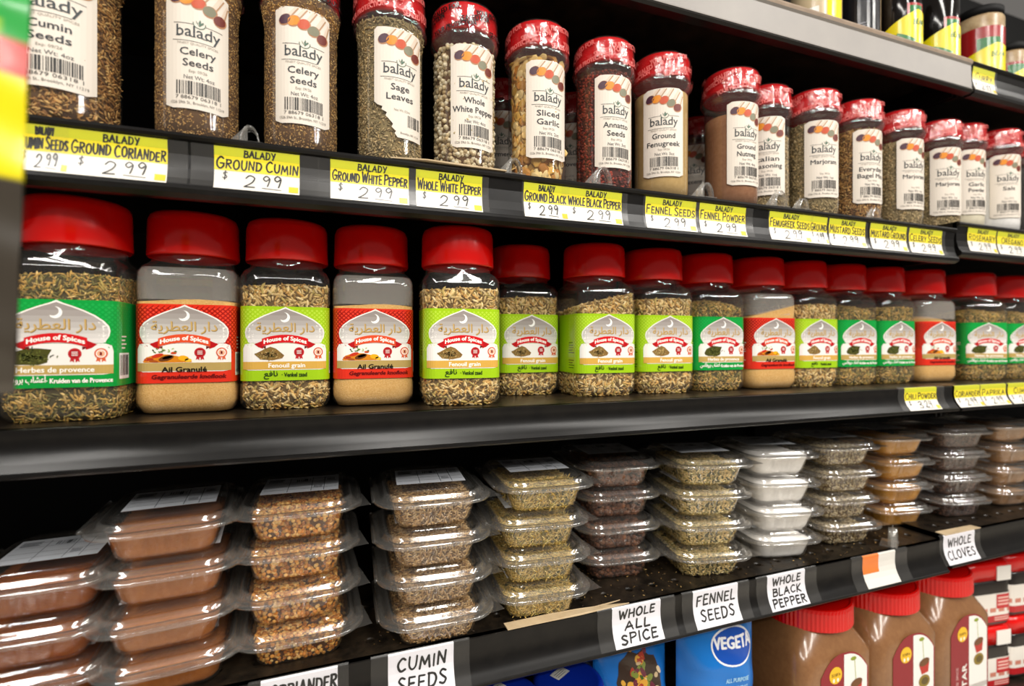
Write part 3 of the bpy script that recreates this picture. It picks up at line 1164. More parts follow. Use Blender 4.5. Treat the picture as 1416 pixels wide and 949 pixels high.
for x, lab, cn, lb in ((.395, 'lime', 'fen_b', 'back row jar seen in the gap left of the third forward fennel jar'), (.497, 'green', 'herb_a', 'back row red lidded jar hidden behind the green herb jar at centre right'),
                       (.590, 'red', 'pow_a', 'back row red lidded jar behind the sloping garlic jar'), (.685, 'lime', 'fen_a', 'back row red lidded jar behind the rightmost fennel jar'),
                       (.780, 'green', 'herb_b', 'back row red lidded jar behind the left twin herb jar'), (.875, 'green', 'herb_b', 'back row red lidded jar behind the right twin herb jar'),
                       (.970, 'red', 'pow_b', 'back row red lidded jar behind the rightmost garlic jar'), (1.075, 'green', 'herb_a', 'back row red lidded jar in the gap at the bay seam'),
                       (1.20, 'green', 'herb_a', 'back row red lidded jar past the bay seam')):
    square_jar(x, .155, 0, lab, cn, lb)


# ------------------------------------------------------------------ round shakers (upper shelf)
RS = .0342
SH_PROF = [(0.0, .030), (.0015, .0328), (.005, .0342), (.012, RS), (.138, RS), (.142, .0350), (.1455, .0372), (.1495, .0375), (.1525, .0360), (.1545, .0335)]


def shaker_body():
    return MB().loft([circ(r, z, 48) for z, r in SH_PROF], True, True)


def shaker_lid():
    def cr(r, z):
        return [((r + (.00025 if i % 2 else 0)) * math.cos(2 * math.pi * i / 72), (r + (.00025 if i % 2 else 0)) * math.sin(2 * math.pi * i / 72), z) for i in range(72)]
    return MB().loft([cr(.0335, .1535), cr(.0358, .1538), cr(.0362, .156), cr(.0362, .176), cr(.0352, .1805), cr(.033, .1825), circ(.02, .183, 72)], False, True)


def shrink_band():
    rr = [(.138, .0347), (.142, .0356), (.1455, .0380), (.1500, .0382), (.1535, .0372), (.157, .0369), (.176, .0369), (.1812, .0358), (.1836, .0335), (.1842, .028)]
    R_ = []
    rd = random.Random(3)
    ph = [rd.uniform(0, 6) for _ in range(6)]
    for z, r in rr:
        R_.append([((r + .00035 * math.sin(9 * t + ph[0] + z * 300) + .0003 * math.sin(17 * t + ph[1])) * math.cos(t),
                    (r + .00035 * math.sin(9 * t + ph[0] + z * 300) + .0003 * math.sin(17 * t + ph[1])) * math.sin(t), z) for t in [2 * math.pi * i / 72 for i in range(72)]])
    return MB().loft(R_, False, False)


def cyl_warp(r, z0=0):
    return lambda u, v, off: ((r + off) * math.sin(u / r), -(r + off) * math.cos(u / r), z0 + v)


SEAL = 'SEALED FOR YOUR PROTECTION   '


def band_text(col):
    p = Print(.0001)
    for k in range(3):
        for j in range(4):
            u = -.092 + .060 * j + .025 * k
            v = .0035 + .0095 * k
            p.text(('SEALED FOR', 'YOUR PROTECTION')[(j + k) % 2], u, v, (.036, .050)[(j + k) % 2], col, 1, height=.0082, rot=.16, bold=.00032)
    return p.build('lettering', lambda u, v, off: cyl_warp(.0380 + .0012 * max(0, min(1, (.011 - v) / .004)), .148)(u, v, off), 'print_gloss', maxu=.005, only_mesh=True)


def shaker_label(lines, net, torn=False, small=True):
    p = Print(.00012)
    h, w = .110, .053
    bg = 'e2d8cb'
    if torn:
        pts = [(-w / 2, h - .003), (-w / 2 + .003, h), (w / 2 - .003, h), (w / 2, h - .003), (w / 2, 0.0), (-.003, 0), (-.006, .004), (-.0045, .006), (-.009, .010), (-.0075, .013),
               (-.012, .018), (-.015, .021), (-.0135, .024), (-.019, .027), (-.018, .030), (-.023, .032), (-w / 2, .035)]
        p.poly(pts, bg, 0)
    else:
        p.rrect(-w / 2, 0, w / 2, h, .003, bg, 0)
    # row of spice-filled scoops with pale handles
    sp = [(-.0165, .0975, '4a2838'), (-.0085, .0965, 'e08a14'), (.0005, .0945, 'c24a22'), (.0095, .0905, '7c7a62'), (.0180, .0855, '6e2a20')]
    for u, v, c in sp:
        e = min(w / 2 - .001, u + .010)
        p.line((u, v), (e, min(h - .001, v + .0175)), .0030, 'dcc9b6', 1)
        p.line((u + .003, v), (min(w / 2 - .001, e + .002), min(h - .001, v + .0155)), .0013, 'b08a68', 1.5)
    for u, v, c in sp:
        u_ = min(u, w / 2 - .0065)
        p.ell(u_, v, .0064, .0052, 'b5805a', 2, rot=.5)
        p.ell(u_ - .0004, v + .0004, .0057, .0045, c, 3, rot=.5, n=14, jag=.06)
        for k in range(5):
            p.ell(u_ + random.uniform(-.003, .003), v + random.uniform(-.002, .002), .0008, .0006, c, 3.5, n=5)
    ink = '33393c'
    # leaf mark above the name
    for a, b in ((-.0028, .0052), (.0006, .0065), (.0030, .0048)):
        p.poly([(.001, .0740), (.001 + a * .9 + .0008, .0740 + b * .7), (.001 + a, .0740 + b), (.001 + a * .4 - .0010, .0740 + b * .55)], '4e6a58', 2)
    p.pline([(.001 + .0048 * math.cos(math.radians(t)), .0765 + .0042 * math.sin(math.radians(t))) for t in range(170, 371, 20)], .0007, '4e6a58', 2)
    p.line((-.019, .0752), (-.004, .0752), .0004, ink, 2)
    p.line((.006, .0752), (.020, .0752), .0004, ink, 2)
    p.text('balady', .0005, .0640, .0345, ink, 2, height=.0142, bold=.0001)
    for dx in (-.0165, -.0045, .0045):        # small serifs
        p.line((dx - .0006, .0640), (dx + .0026, .0640), .0007, ink, 2)
    p.line((-.020, .0600), (.012, .0600), .0004, ink, 2)
    p.text('FINEST QUALITY SPICES', 0, .0568, .032, '9a9184', 2, height=.0028)
    y = .0475
    for s_ in lines:
        wd = min(.0045 * len(s_) + .001, .048)
        p.text(s_, .0, y, wd, '2c2e32', 2, height=.0092, bold=.00016)
        y -= .0098
    if not torn:
        p.text('Net Wt: ' + net, .001, .0262, .024, '3a3c40', 2, height=.0052)
        p.text('Exp: 09/26', 0, .0322, .014, '8d8578', 2, height=.0036)
        p.barcode(-.017, .0125, .018, .0245, '2a2826', 2, 34)
        p.text('7 88679 06318 1', .0005, .0085, .036, '3a3632', 2, height=.0045)
        p.text('1526 59th St., Brooklyn, NY 11219', 0, .0040, .043, '5d574e', 2, height=.0036)
    else:
        p.text('Net Wt: 0.5oz', .002, .0265, .017, '8d8578', 2, height=.0036)
        p.barcode(.008, .0125, .0235, .0245, '2a2826', 2, 18)
        p.text('Brooklyn, NY 11219', .011, .0040, .022, '5d574e', 2, height=.0032)
    return p


def shaker_fill(kind, fill):
    zs = np.linspace(.002, fill, 8)
    inset = .0065 if kind == 'flake' else .0026 if kind in ('ball', 'seed', 'flake', 'red', 'leaf') else .0009
    rings = [circ(float(np.interp(z, [q[0] for q in SH_PROF], [q[1] for q in SH_PROF])) - inset, z, 40) for z in zs]
    V, T = rings_tri(rings, True, True)
    core = mesh_np('contents', V, T, None)
    if kind == 'ball':
        s = scatter(V, T, 2300, BALL, (.0052, .0052, .0052), ['c8b48c', 'd8c8a4', 'b8a078', 'e0d4b8'], .12, .0006, .3)
    elif kind == 'seed':
        s = scatter(V, T, 6500, SEED, (.0056, .0016, .0014), ['a8783c', 'c09050', '8a5c2a', 'd0a868'], .25, .0008, .25)
    elif kind == 'flake':
        s = scatter(V, T, 760, FLAKE, (.015, .011, .0016), ['d9a850', 'e8c078', 'c88c3c', 'f0d090', 'bf7c2c'], .25, .0012, .12)
    elif kind == 'red':
        s = scatter(V, T, 3400, SEED, (.0044, .0032, .0028), ['7c2818', '962e1c', '5c1c10', 'a84028'], .2, .0006, .35)
    elif kind == 'leaf':
        s = scatter(V, T, 6500, NEEDLE, (.0042, .0016, .0010), ['b09c70', 'c4ac7c', '94825a', 'd8bc8c', '7c6c48', 'c8a870'], .5, .0006, .3)
    elif kind == 'tiny':
        s = scatter(V, T, 9000, NEEDLE, (.0022, .0011, .0010), ['bc8c4c', 'd4a45c', '946c34', 'e4bc78', 'c49c64'], .3, .0002, .3)
    else:
        return core, None
    return core, mesh_np('seeds', *s)


mat('seed_core_brown', '5e4020', rough=.9)
mat('garlic_core', 'a87c34', rough=.8)
mat('annatto_core', '4a140a', rough=.9)
mat('tan_powder', 'b3935c', rough=.95, vary=.4, vscale=200, col2='bfa06a', bump=.2, bscale=700, spec=.05)
mat('nutmeg_powder', '84583a', rough=.95, vary=.4, vscale=200, col2='94684a', bump=.2, bscale=700, spec=.05)
mat('cream_powder', 'd8ceb4', rough=.95, vary=.4, vscale=200, col2='e0d8c2', spec=.05)
mat('white_powder', 'e6e4e2', rough=.95, vary=.4, vscale=200, col2='f0eeec', bump=.1, bscale=500, spec=.05)
mat('dark_core', '15100c', rough=.9)
b_ = shaker_body().build('body', PET)
l_ = shaker_lid().build('lid', 'shrink_red')
s_ = shrink_band().build('shrink_band', SHRINK)
SBODY, SLID, SBAND = b_.data, l_.data, s_.data
for q in (b_, l_, s_):
    bpy.data.objects.remove(q)
BT = {'black': band_text('101010'), 'pale': band_text('e0706c')}
FILL = {}


def fill_of(kind, fill, m):
    k = (kind, fill, m)
    if k not in FILL:
        core, sd = shaker_fill(kind, fill)
        core.materials.append(MATS[m])
        if sd:
            sd.materials.append(MATS['seed'])
        FILL[k] = (core, sd)
    return FILL[k]


def shaker(x, yc, off, kind, fill, m, lines, net, label, band='pale', torn=False, z=ZS['one'], scale=1.0):
    """off = how many degrees the label is turned away from facing the lens, to the right"""
    face = math.atan2(x, yc + DIST)
    rz = -face + math.radians(off)
    t = thing('spice_shaker', label, 'spice shaker', (x, yc, z), rz, 'round spice shakers with shrink wrapped red lids')
    t.scale = (scale, scale, 1)
    obj('body', SBODY, None, t)
    obj('lid', SLID, None, t)
    w = obj('shrink_band', SBAND, None, t, rz=random.uniform(0, 6))
    obj('band_lettering', BT[band], None, t, rz=random.uniform(-.4, .4))
    core, sd = fill_of(kind, fill, m)
    obj('contents', core, None, t)
    if sd:
        stuff(obj('seeds', sd, None, t))
    p = shaker_label(lines, net, torn)
    p.build('label', cyl_warp(RS + .0006, .0265), 'print_paper', t, maxu=.004)
    return t


SH = [
    (-.2115, .048, -13, 'seed', .150, 'seed_core_brown', ['Cumin', 'Seeds'], '4oz', 'shaker of cumin seeds at the left end of the upper row', 'pale', False, 1.2),
    (-.1085, .046, 0, 'tiny', .150, 'seed_core_brown', ['Celery', 'Seeds'], '4oz', 'left one of the two celery seed shakers', 'pale', False, 1),
    (-.0178, .046, 3, 'tiny', .149, 'seed_core_brown', ['Celery', 'Seeds'], '4oz', 'right one of the two celery seed shakers, black print on its seal', 'black', False, 1),
    (.0700, .046, 17, 'leaf', .146, 'leaf_core', ['Sage', 'Leaves'], '1oz', 'shaker of sage with the lower left corner of its label torn off', 'pale', True, 1),
    (.1521, .047, 19, 'ball', .138, 'seed_core_brown', ['Whole', 'White Pepper'], '4oz', 'shaker of whole white peppercorns', 'black', False, 1),
    (.2410, .047, 23, 'flake', .142, 'garlic_core', ['Sliced', 'Garlic'], '2oz', 'shaker of sliced dried garlic', 'pale', False, 1),
    (.3318, .047, 26, 'red', .142, 'annatto_core', ['Annatto', 'Seeds'], '3oz', 'shaker of dark red annatto seeds', 'pale', False, 1),
    (.4180, .048, 6, 'pow', .136, 'tan_powder', ['Ground', 'Fenugreek'], '3oz', 'shaker of pale tan ground fenugreek', 'pale', False, 1),
    (.5303, .044, 36, 'pow', .122, 'nutmeg_powder', ['Ground', 'Nutmeg'], '4oz', 'shaker of brown ground nutmeg', 'pale', False, 1),
    (.6080, .062, 8, 'leaf', .112, 'leaf_core', ['Italian', 'Seasoning'], '1oz', 'shaker of italian seasoning set back beside the nutmeg', 'pale', False, 1),
    (.6855, .046, 28, 'leaf', .136, 'leaf_core', ['Marjoram'], '1oz', 'shaker of marjoram with its label nearly facing, right of the italian seasoning', 'pale', False, 1),
    (.7760, .046, 40, 'seed', .138, 'seed_core_brown', ['Everyday', 'Bagel Mix'], '4oz', 'shaker of seed mix for bagels', 'pale', False, 1),
    (.8720, .046, 44, 'leaf', .134, 'leaf_core', ['Marjoram'], '1oz', 'dark herb shaker directly right of the bagel mix shaker', 'pale', False, 1),
    (.9700, .048, 34, 'leaf', .134, 'leaf_core', ['Marjoram'], '1oz', 'dark herb shaker directly left of the cream powder shaker', 'pale', False, 1),
]
for x, yc, off, kind, fill, m, ln, net, lb, bd, torn, scl in SH:
    shaker(x, yc, off, kind, fill, m, ln, net, lb, bd, torn, scale=scl)
ZR = ZS['one'] + .011
shaker(1.054, .058, 44, 'pow', .130, 'cream_powder', ['Garlic', 'Powder'], '3oz', 'shaker of cream coloured powder right of the bay seam', z=ZR)
shaker(1.140, .050, 34, 'pow', .132, 'white_powder', ['Salt'], '5oz', 'shaker of white powder near the right picture edge', z=ZR)
shaker(1.245, .050, 40, 'pow', .130, 'dark_core', ['Poppy', 'Seeds'], '3oz', 'shaker of black seeds cut by the right picture edge', z=ZR)
for x, off, ln, m, lb in ((.226, -4, ['Turmeric'], 'tan_powder', 'back row shaker peeping out left of the sliced garlic'),
                          (.330, -8, ['Cloves'], 'dark_core', 'back row shaker peeping out left of the annatto seeds'),
                          (.540, -4, ['Accent'], 'dark_core', 'back row shaker in the gap right of the ground fenugreek')):
    shaker(x * 1.08, .180, off, 'pow', .13, m, ln, '3oz', lb)


# ------------------------------------------------------------------ deli tubs (lower shelf)
TA, TB = .0440, .0560      # half width / depth at the top of the wall
NP = 112


def tub_ring(a, b, z, r, rib=0.0, cy=0.0, bow=0.0):
    pts = rrect_pts(a, b, r, NP)
    out = []
    for x, y in pts:
        if rib:
            if abs(y) >= b - 1e-5 and abs(x) < a * .42:
                y -= math.copysign(rib * (1 + math.cos(x / a * 34)) / 2, y)
            elif abs(x) >= a - 1e-5 and abs(y) < b * .6:
                x -= math.copysign(rib * (1 + math.cos(y / b * 38)) / 2, x)
        if bow:
            x, y = x + math.copysign(bow * .5 * max(0, 1 - (y / b) ** 2), x), y + math.copysign(bow * max(0, 1 - (x / a) ** 2), y)
        out.append((x, y + cy, z))
    return out


TP = [(0.0, .0335, .0450), (.0012, .0360, .0475), (.005, .0385, .0500), (.026, TA, TB), (.0285, .0450, .0570)]
b_ = MB().loft([tub_ring(.026, .037, .0008, .010)] + [tub_ring(a, b, z, .012 + z * .2, -.0 + .0028 if .004 < z < .027 else 0) for z, a, b in TP]
               + [tub_ring(.0520, .0610, .0282, .022), tub_ring(.0570, .0640, .0278, .026, bow=.002)], True, False).build('tub', TUBP)
l_ = MB().loft([tub_ring(.0470, .0570, .0358, .019, bow=.001), tub_ring(.0445, .0550, .0362, .018, bow=.001),
                tub_ring(.0432, .0540, .0345, .018), tub_ring(.0425, .0535, .0345, .018), tub_ring(.0405, .0518, .0388, .017), tub_ring(.0390, .0505, .0395, .016)], False, True).build('lid', TUBP)
r_ = MB().loft([tub_ring(.0572, .0642, .0250, .027, bow=.003), tub_ring(.0588, .0655, .0254, .028, bow=.003), tub_ring(.0592, .0659, .0272, .028, bow=.003), tub_ring(.0584, .0652, .0290, .028, bow=.003),
                tub_ring(.0560, .0632, .0296, .026, bow=.0025), tub_ring(.0530, .0612, .0300, .024, bow=.002), tub_ring(.0512, .0600, .0325, .023, bow=.0015), tub_ring(.0500, .0590, .0348, .021, bow=.001),
                tub_ring(.0485, .0580, .0358, .020, bow=.001), tub_ring(.0470, .0570, .0358, .019, bow=.001)], False, False).build('rim', TUBL)
TRIM = r_.data
bpy.data.objects.remove(r_)
tb = MB()
g = []
nx, ny = 12, 12
for j in range(ny + 1):
    for i in range(nx + 1):
        x = .046 + .021 * i / nx
        y = -.062 + .044 * j / ny
        edge = min(1, min(j, ny - j) / 2)
        xx = x if i < nx * .5 else x - (i / nx - .5) * .012 * (j / ny)
        zz = .0284 + .0005 * math.sin(i * 2.4) * math.sin(j * 2.1)
        g.append((xx, y + .004 * (i / nx) ** 2 * (1 if j == 0 else 0), zz))
tb.add(g, [(j * (nx + 1) + i, j * (nx + 1) + i + 1, (j + 1) * (nx + 1) + i + 1, (j + 1) * (nx + 1) + i) for j in range(ny) for i in range(nx)], True)
t_ = tb.build('tab', TUBL)
hg = MB()
hg.extrude_x([(0, 0), (.0, .0006)], 0, 1, closed=False)
hb = MB()
for k in range(2):
    r0 = [(-.0605 + .0018 * math.cos(t), -.045, .0295 + .0018 * math.sin(t)) for t in [2 * math.pi * i / 10 for i in range(10)]]
    r1 = [(x, .045, z) for x, _, z in r0]
hb.loft([r0, r1], True, True)
hb.add([(-.0590, -.045, .0295), (-.054, -.045, .0298), (-.054, .045, .0298), (-.0590, .045, .0295)], [(0, 1, 2, 3)])
h_ = hb.build('hinge', TUBP)
TUB, TLID, TTAB, THINGE = b_.data, l_.data, t_.data, h_.data
for q in (b_, l_, t_, h_):
    bpy.data.objects.remove(q)


def tub_label_mesh():
    p = Print(.0001)
    p.rect(-.036, -.030, .036, .030, 'dfe3ea', 0)
    for y in (-.018, -.006, .008, .02):
        p.line((-.034, y), (.034, y), .0005, '5a5f68', 1)
    for x in (-.012, .010, .022):
        p.line((x, -.028), (x, .024), .0005, '5a5f68', 1)
    for i in range(5):
        p.rect(-.033, .012 + i * .0025, -.018 - .002 * (i % 2), .0132 + i * .0025, '3d4148', 1)
    p.barcode(-.006, .010, .008, .019, '3d4148', 1, 16)
    for i in range(3):
        p.rect(.012, -.016 + i * .003, .02, -.0148 + i * .003, '3d4148', 1)
        p.rect(.024, .010 + i * .003, .032, .0112 + i * .003, '3d4148', 1)
    return p.build('lid_label', lambda u, v, off: (u, v, .0397 + off), 'print_gloss', maxu=.02, only_mesh=True)


TLAB = tub_label_mesh()


def tub_fill(kind, cols, core_m, fill=.0235):
    ins = {'ball': .0026, 'bigball': .0030, 'seed': .0018, 'needle': .0018, 'pow': .0011}[kind]
    rings = []
    for z in np.linspace(.0022, fill, 8):
        a = float(np.interp(z, [q[0] for q in TP], [q[1] for q in TP])) - ins - .0012
        b = float(np.interp(z, [q[0] for q in TP], [q[2] for q in TP])) - ins - .0012
        rings.append(tub_ring(a, b, z, .012, .0026 if .004 < z else 0))
    for k in (.7, .35):
        rings.append([(x * k, y * k, fill + .0025 * (1 - k) + random.uniform(-.0005, .0005)) for x, y, _ in rings[7]])
    V, T = rings_tri(rings, True, True)
    core = mesh_np('contents', V, T, None)
    core.materials.append(MATS[core_m])
    sd = None
    if kind == 'ball':
        sd = scatter(V, T, 2700, BALL, (.0040, .0040, .0040), cols, .10, .0004, .3)
    elif kind == 'bigball':
        sd = scatter(V, T, 1500, BALL, (.0066, .0066, .0066), cols, .15, .0005, .3)
    elif kind == 'seed':
        sd = scatter(V, T, 4800, SEED, (.0056, .0017, .0014), cols, .3, .0006, .15)
    elif kind == 'needle':
        sd = scatter(V, T, 4600, NEEDLE, (.0105, .0017, .0011), cols, .4, .0006, .10)
    if sd:
        sd = mesh_np('seeds', *sd)
        sd.materials.append(MATS['seed'])
    return core, sd


mat('orange_powder', '8a4208', rough=.9, vary=.4, vscale=150, col2='9c5412', bump=.2, bscale=500, spec=.1)
mat('brown_powder', '9a5820', rough=.9, vary=.4, vscale=150, col2='aa682c', bump=.2, bscale=500, spec=.1)
mat('mustard_powder', 'b9812c', rough=.9, vary=.4, vscale=150, col2='c99238', spec=.1)
mat('pale_brown_powder', '96704a', rough=.9, vary=.4, vscale=150, col2='a88058', spec=.1)
mat('coriander_core', '5a3410', rough=.9)
mat('dark_brown_core', '20120c', rough=.9)
mat('green_core', '4c4a20', rough=.9)
TF = {
    'orange': tub_fill('pow', None, 'orange_powder'),
    'brown': tub_fill('pow', None, 'brown_powder', .022),
    'coriander': tub_fill('ball', ['dc9a44', 'c8802c', 'ecb45c', 'b06a20', 'f0c478'], 'coriander_core'),
    'cumin': tub_fill('seed', ['b8905c', 'a07848', 'd0ac74', '846440', 'dcbc8c'], 'seed_core_brown'),
    'rosemary': tub_fill('needle', ['e0bc64', 'd0ac58', 'f4dc94', '9a8c44', 'e8c874', 'b49c50'], 'green_core'),
    'allspice': tub_fill('bigball', ['5c3826', '6c4430', '4a2c1e', '7c5238'], 'dark_brown_core'),
    'fennel': tub_fill('seed', ['d4b870', 'e8cc8c', 'ac9c58', 'f6e2a8', '948a4c', 'dcbc78'], 'green_core'),
    'white': tub_fill('pow', None, 'white_powder', .0265),
    'mixed': tub_fill('seed', ['b09a70', 'c8b488', '8a7448', '5c4c30', 'd8c8a0'], 'seed_core_brown'),
    'mustard': tub_fill('pow', None, 'mustard_powder'),
    'cloves': tub_fill('seed', ['4c2c1c', '38201a', '5c3826', '6a4430'], 'dark_brown_core'),
    'tan': tub_fill('pow', None, 'pale_brown_powder'),
}
PITCH = .0395
ORD = {3: ['bottom', 'middle', 'topmost'], 4: ['bottom', 'second from the bottom', 'second from the top', 'topmost']}


def tub(x, y, z, rz, fillk, label, group):
    t = thing('deli_tub', label, 'plastic tub', (x, y, z), rz, group)
    obj('tub', TUB, None, t)
    obj('lid', TLID, None, t)
    obj('rim', TRIM, None, t)
    obj('tab', TTAB, None, t)
    obj('hinge', THINGE, None, t)
    core, sd = TF[fillk]
    obj('contents', core, None, t)
    if sd:
        stuff(obj('seeds', sd, None, t))
    obj('lid_label', TLAB, None, t, (random.uniform(-.002, .002), random.uniform(-.003, .003), 0), random.uniform(-.05, .05))
    return t


# base middle px, front y of the base, rotation, fill, count, words
ST = [
    (38, 925, .022, 2, 'orange', 3, 'orange brown powder', 'at the left picture edge'),
    (228, 960, .012, 5, 'brown', 4, 'light brown powder', 'left of the coriander'),
    (408, 916, .020, 1, 'coriander', 4, 'round coriander seeds', ''),
    (602, 894, .004, -2, 'cumin', 4, 'grey brown cumin seeds', ''),
    (741, 853, .013, -5, 'rosemary', 4, 'yellow green needle leaves', ''),
    (850, 800, .064, -7, 'allspice', 4, 'dark allspice berries', ''),
    (976, 798, .026, -13, 'fennel', 4, 'greenish fennel seeds', ''),
    (1078, 772, .034, -12, 'white', 4, 'white powder', ''),
    (1168, 752, .040, -8, 'mixed', 4, 'speckled beige seeds', ''),
    (1243, 730, .062, -8, 'mustard', 4, 'mustard yellow powder', ''),
    (1325, 722, .046, -10, 'cloves', 4, 'dark whole cloves', ''),
    (1398, 712, .050, -8, 'tan', 4, 'tan powder', 'at the right picture edge'),
]
for px, py, yf, rot, fk, n, what, where in ST:
    x, _ = at(px, py, yf)
    x += .008 if px > 700 else .004
    z0 = ZS['three'] + (.006 if px > 1300 else 0)
    rz = math.radians(rot)
    cx, cy = x - math.sin(rz) * .048, yf + .048 * math.cos(rz)
    for k in range(n):
        dx, dy = (0, 0) if k == 0 else (random.uniform(-.0035, .0035), random.uniform(-.003, .003))
        lb = f'{ORD[n][k]} clear tub of the {what} stack' + (f' {where}' if where else '')
        tub(cx + dx, cy + dy, z0 + k * PITCH + k * .0003, rz + random.uniform(-.03, .03) * (k > 0), fk, lb, f'clear deli tubs of {what}')


# ------------------------------------------------------------------ scraps and clips
def clip(px, py, yp, z, label, s=1.0, rz=0.0):
    x, _ = at(px, py, yp)
    t = thing('divider_clip', label, 'plastic clip', (x, yp, z), rz)
    MB().box(-.012 * s, .012 * s, -.002, .020, 0, .0012).build('foot', CLIP, t)
    arc = []
    for k in (0, 1):
        r = (.011 - .0015 * k) * s
        arc.append([(r * math.cos(a) * .8, 0, r * math.sin(a) * 1.5) for a in [math.pi * i / 12 for i in range(13)]])
    mb = MB()
    o, i_ = arc
    for yy in (-.001, .010):
        pass
    vs = [(x_, -.001, z_) for x_, _, z_ in o] + [(x_, -.001, z_) for x_, _, z_ in i_] + [(x_, .010, z_) for x_, _, z_ in o] + [(x_, .010, z_) for x_, _, z_ in i_]
    n = 13
    fs = []
    for q in range(n - 1):
        fs += [(q, q + 1, n + q + 1, n + q), (2 * n + q, 3 * n + q, 3 * n + q + 1, 2 * n + q + 1), (q, 2 * n + q, 2 * n + q + 1, q + 1), (n + q, n + q + 1, 3 * n + q + 1, 3 * n + q)]
    mb.add(vs, fs, True)
    mb.build('loop', CLIP, t, (0, 0, .001))
    MB().add([(-.020 * s, .004, 0), (-.002, .004, 0), (-.002, .004, .020 * s), (-.020 * s, .005, 0), (-.002, .005, 0), (-.002, .005, .020 * s)],
             [(0, 1, 2), (3, 5, 4), (0, 2, 5, 3), (1, 4, 5, 2)]).build('fin', CLIP, t)
    return t


clip(345, 190, .004, ZS['one'], 'clear plastic clip on the shelf edge between the two celery shakers', .9)
clip(712, 225, .001, ZS['one'], 'clear plastic clip in front of the sliced garlic shaker', 1.0)
clip(835, 235, .000, ZS['one'], 'clear plastic clip in front of the annatto shaker', 1.2)
clip(978, 255, .000, ZS['one'], 'clear plastic clip between the fenugreek and nutmeg shakers', 1.1)
clip(1080, 275, .000, ZS['one'], 'clear plastic clip in front of the italian seasoning shaker', 1.2)
clip(1112, 285, .000, ZS['one'], 'small clear plastic clip in front of the marjoram shaker', .9)
clip(1212, 300, .000, ZS['one'], 'clear plastic clip right of the bagel mix shaker', .9)
clip(1240, 742, .010, ZS['three'], 'clear plastic clip on the tub shelf under the mustard powder stack', 1.5, .5)


def scrap(name, pts, z, label, cat, m='cardboard', th=.0012):
    cx, cy = sum(p[0] for p in pts) / len(pts), sum(p[1] for p in pts) / len(pts)
    n = len(pts)
    vs = [(x - cx, y - cy, .0002 + .0008 * (i % 2)) for i, (x, y) in enumerate(pts)] + [(x - cx, y - cy, .0002 + th + .0008 * (i % 2)) for i, (x, y) in enumerate(pts)]
    fs = [tuple(reversed(range(n))), tuple(range(n, 2 * n))] + [(i, (i + 1) % n, (i + 1) % n + n, i + n) for i in range(n)]
    return tag(MB().add(vs, fs).build(name, m, None, (cx, cy, z)), label, cat)


xs = [at(p, 845, .004)[0] for p in (700, 735, 770, 800, 835, 868)]
scrap('torn_tape', [(xs[0], -.001), (xs[1], -.002), (xs[3], -.001), (xs[5], .001), (xs[4], .008), (xs[5] - .006, .011), (xs[4] - .01, .009), (xs[3], .010), (xs[2], .013), (xs[1], .011), (xs[0], .012)],
      ZS['three'], 'torn beige tape along the tub shelf edge below the needle leaf tubs', 'tape')
xs = [at(p, 235, -.002)[0] for p in (540, 590, 640, 700)]
scrap('torn_paper', [(xs[0], -.002), (xs[1], -.006), (xs[2], -.0055), (xs[3], -.003), (xs[3], .006), (xs[2], .008), (xs[1], .008), (xs[0] + .01, .006)],
      ZS['one'], 'torn brown paper strip on the shelf edge below the white peppercorns', 'paper')
xs = [at(p, 733, .002)[0] for p in (1303, 1352)]
scrap('paper_slip', [(xs[0], -.002), (xs[1], -.002), (xs[1], .012), (xs[0], .012)], ZS['three'] + .006, 'pale paper slip on the shelf edge above the cloves tag', 'paper')


V = np.array([(.05, .0, 0), (.85, .0, 0), (.85, .10, 0), (.05, .10, 0)])
cr = scatter(V, np.array([(0, 1, 2), (0, 2, 3)]), 420, SEED, (.0030, .0012, .0010), ['6a5028', '8c6c3c', '4c381c', 'a08450', '30241a'], .5, .0012, .02)
crumbs = obj('spilled_seeds', mesh_np('spilled_seeds', *cr), 'seed', None, (0, .006, ZS['three']))
tag(stuff(crumbs), 'crumbs of spilled seed scattered on the pierced tub shelf', 'crumbs')


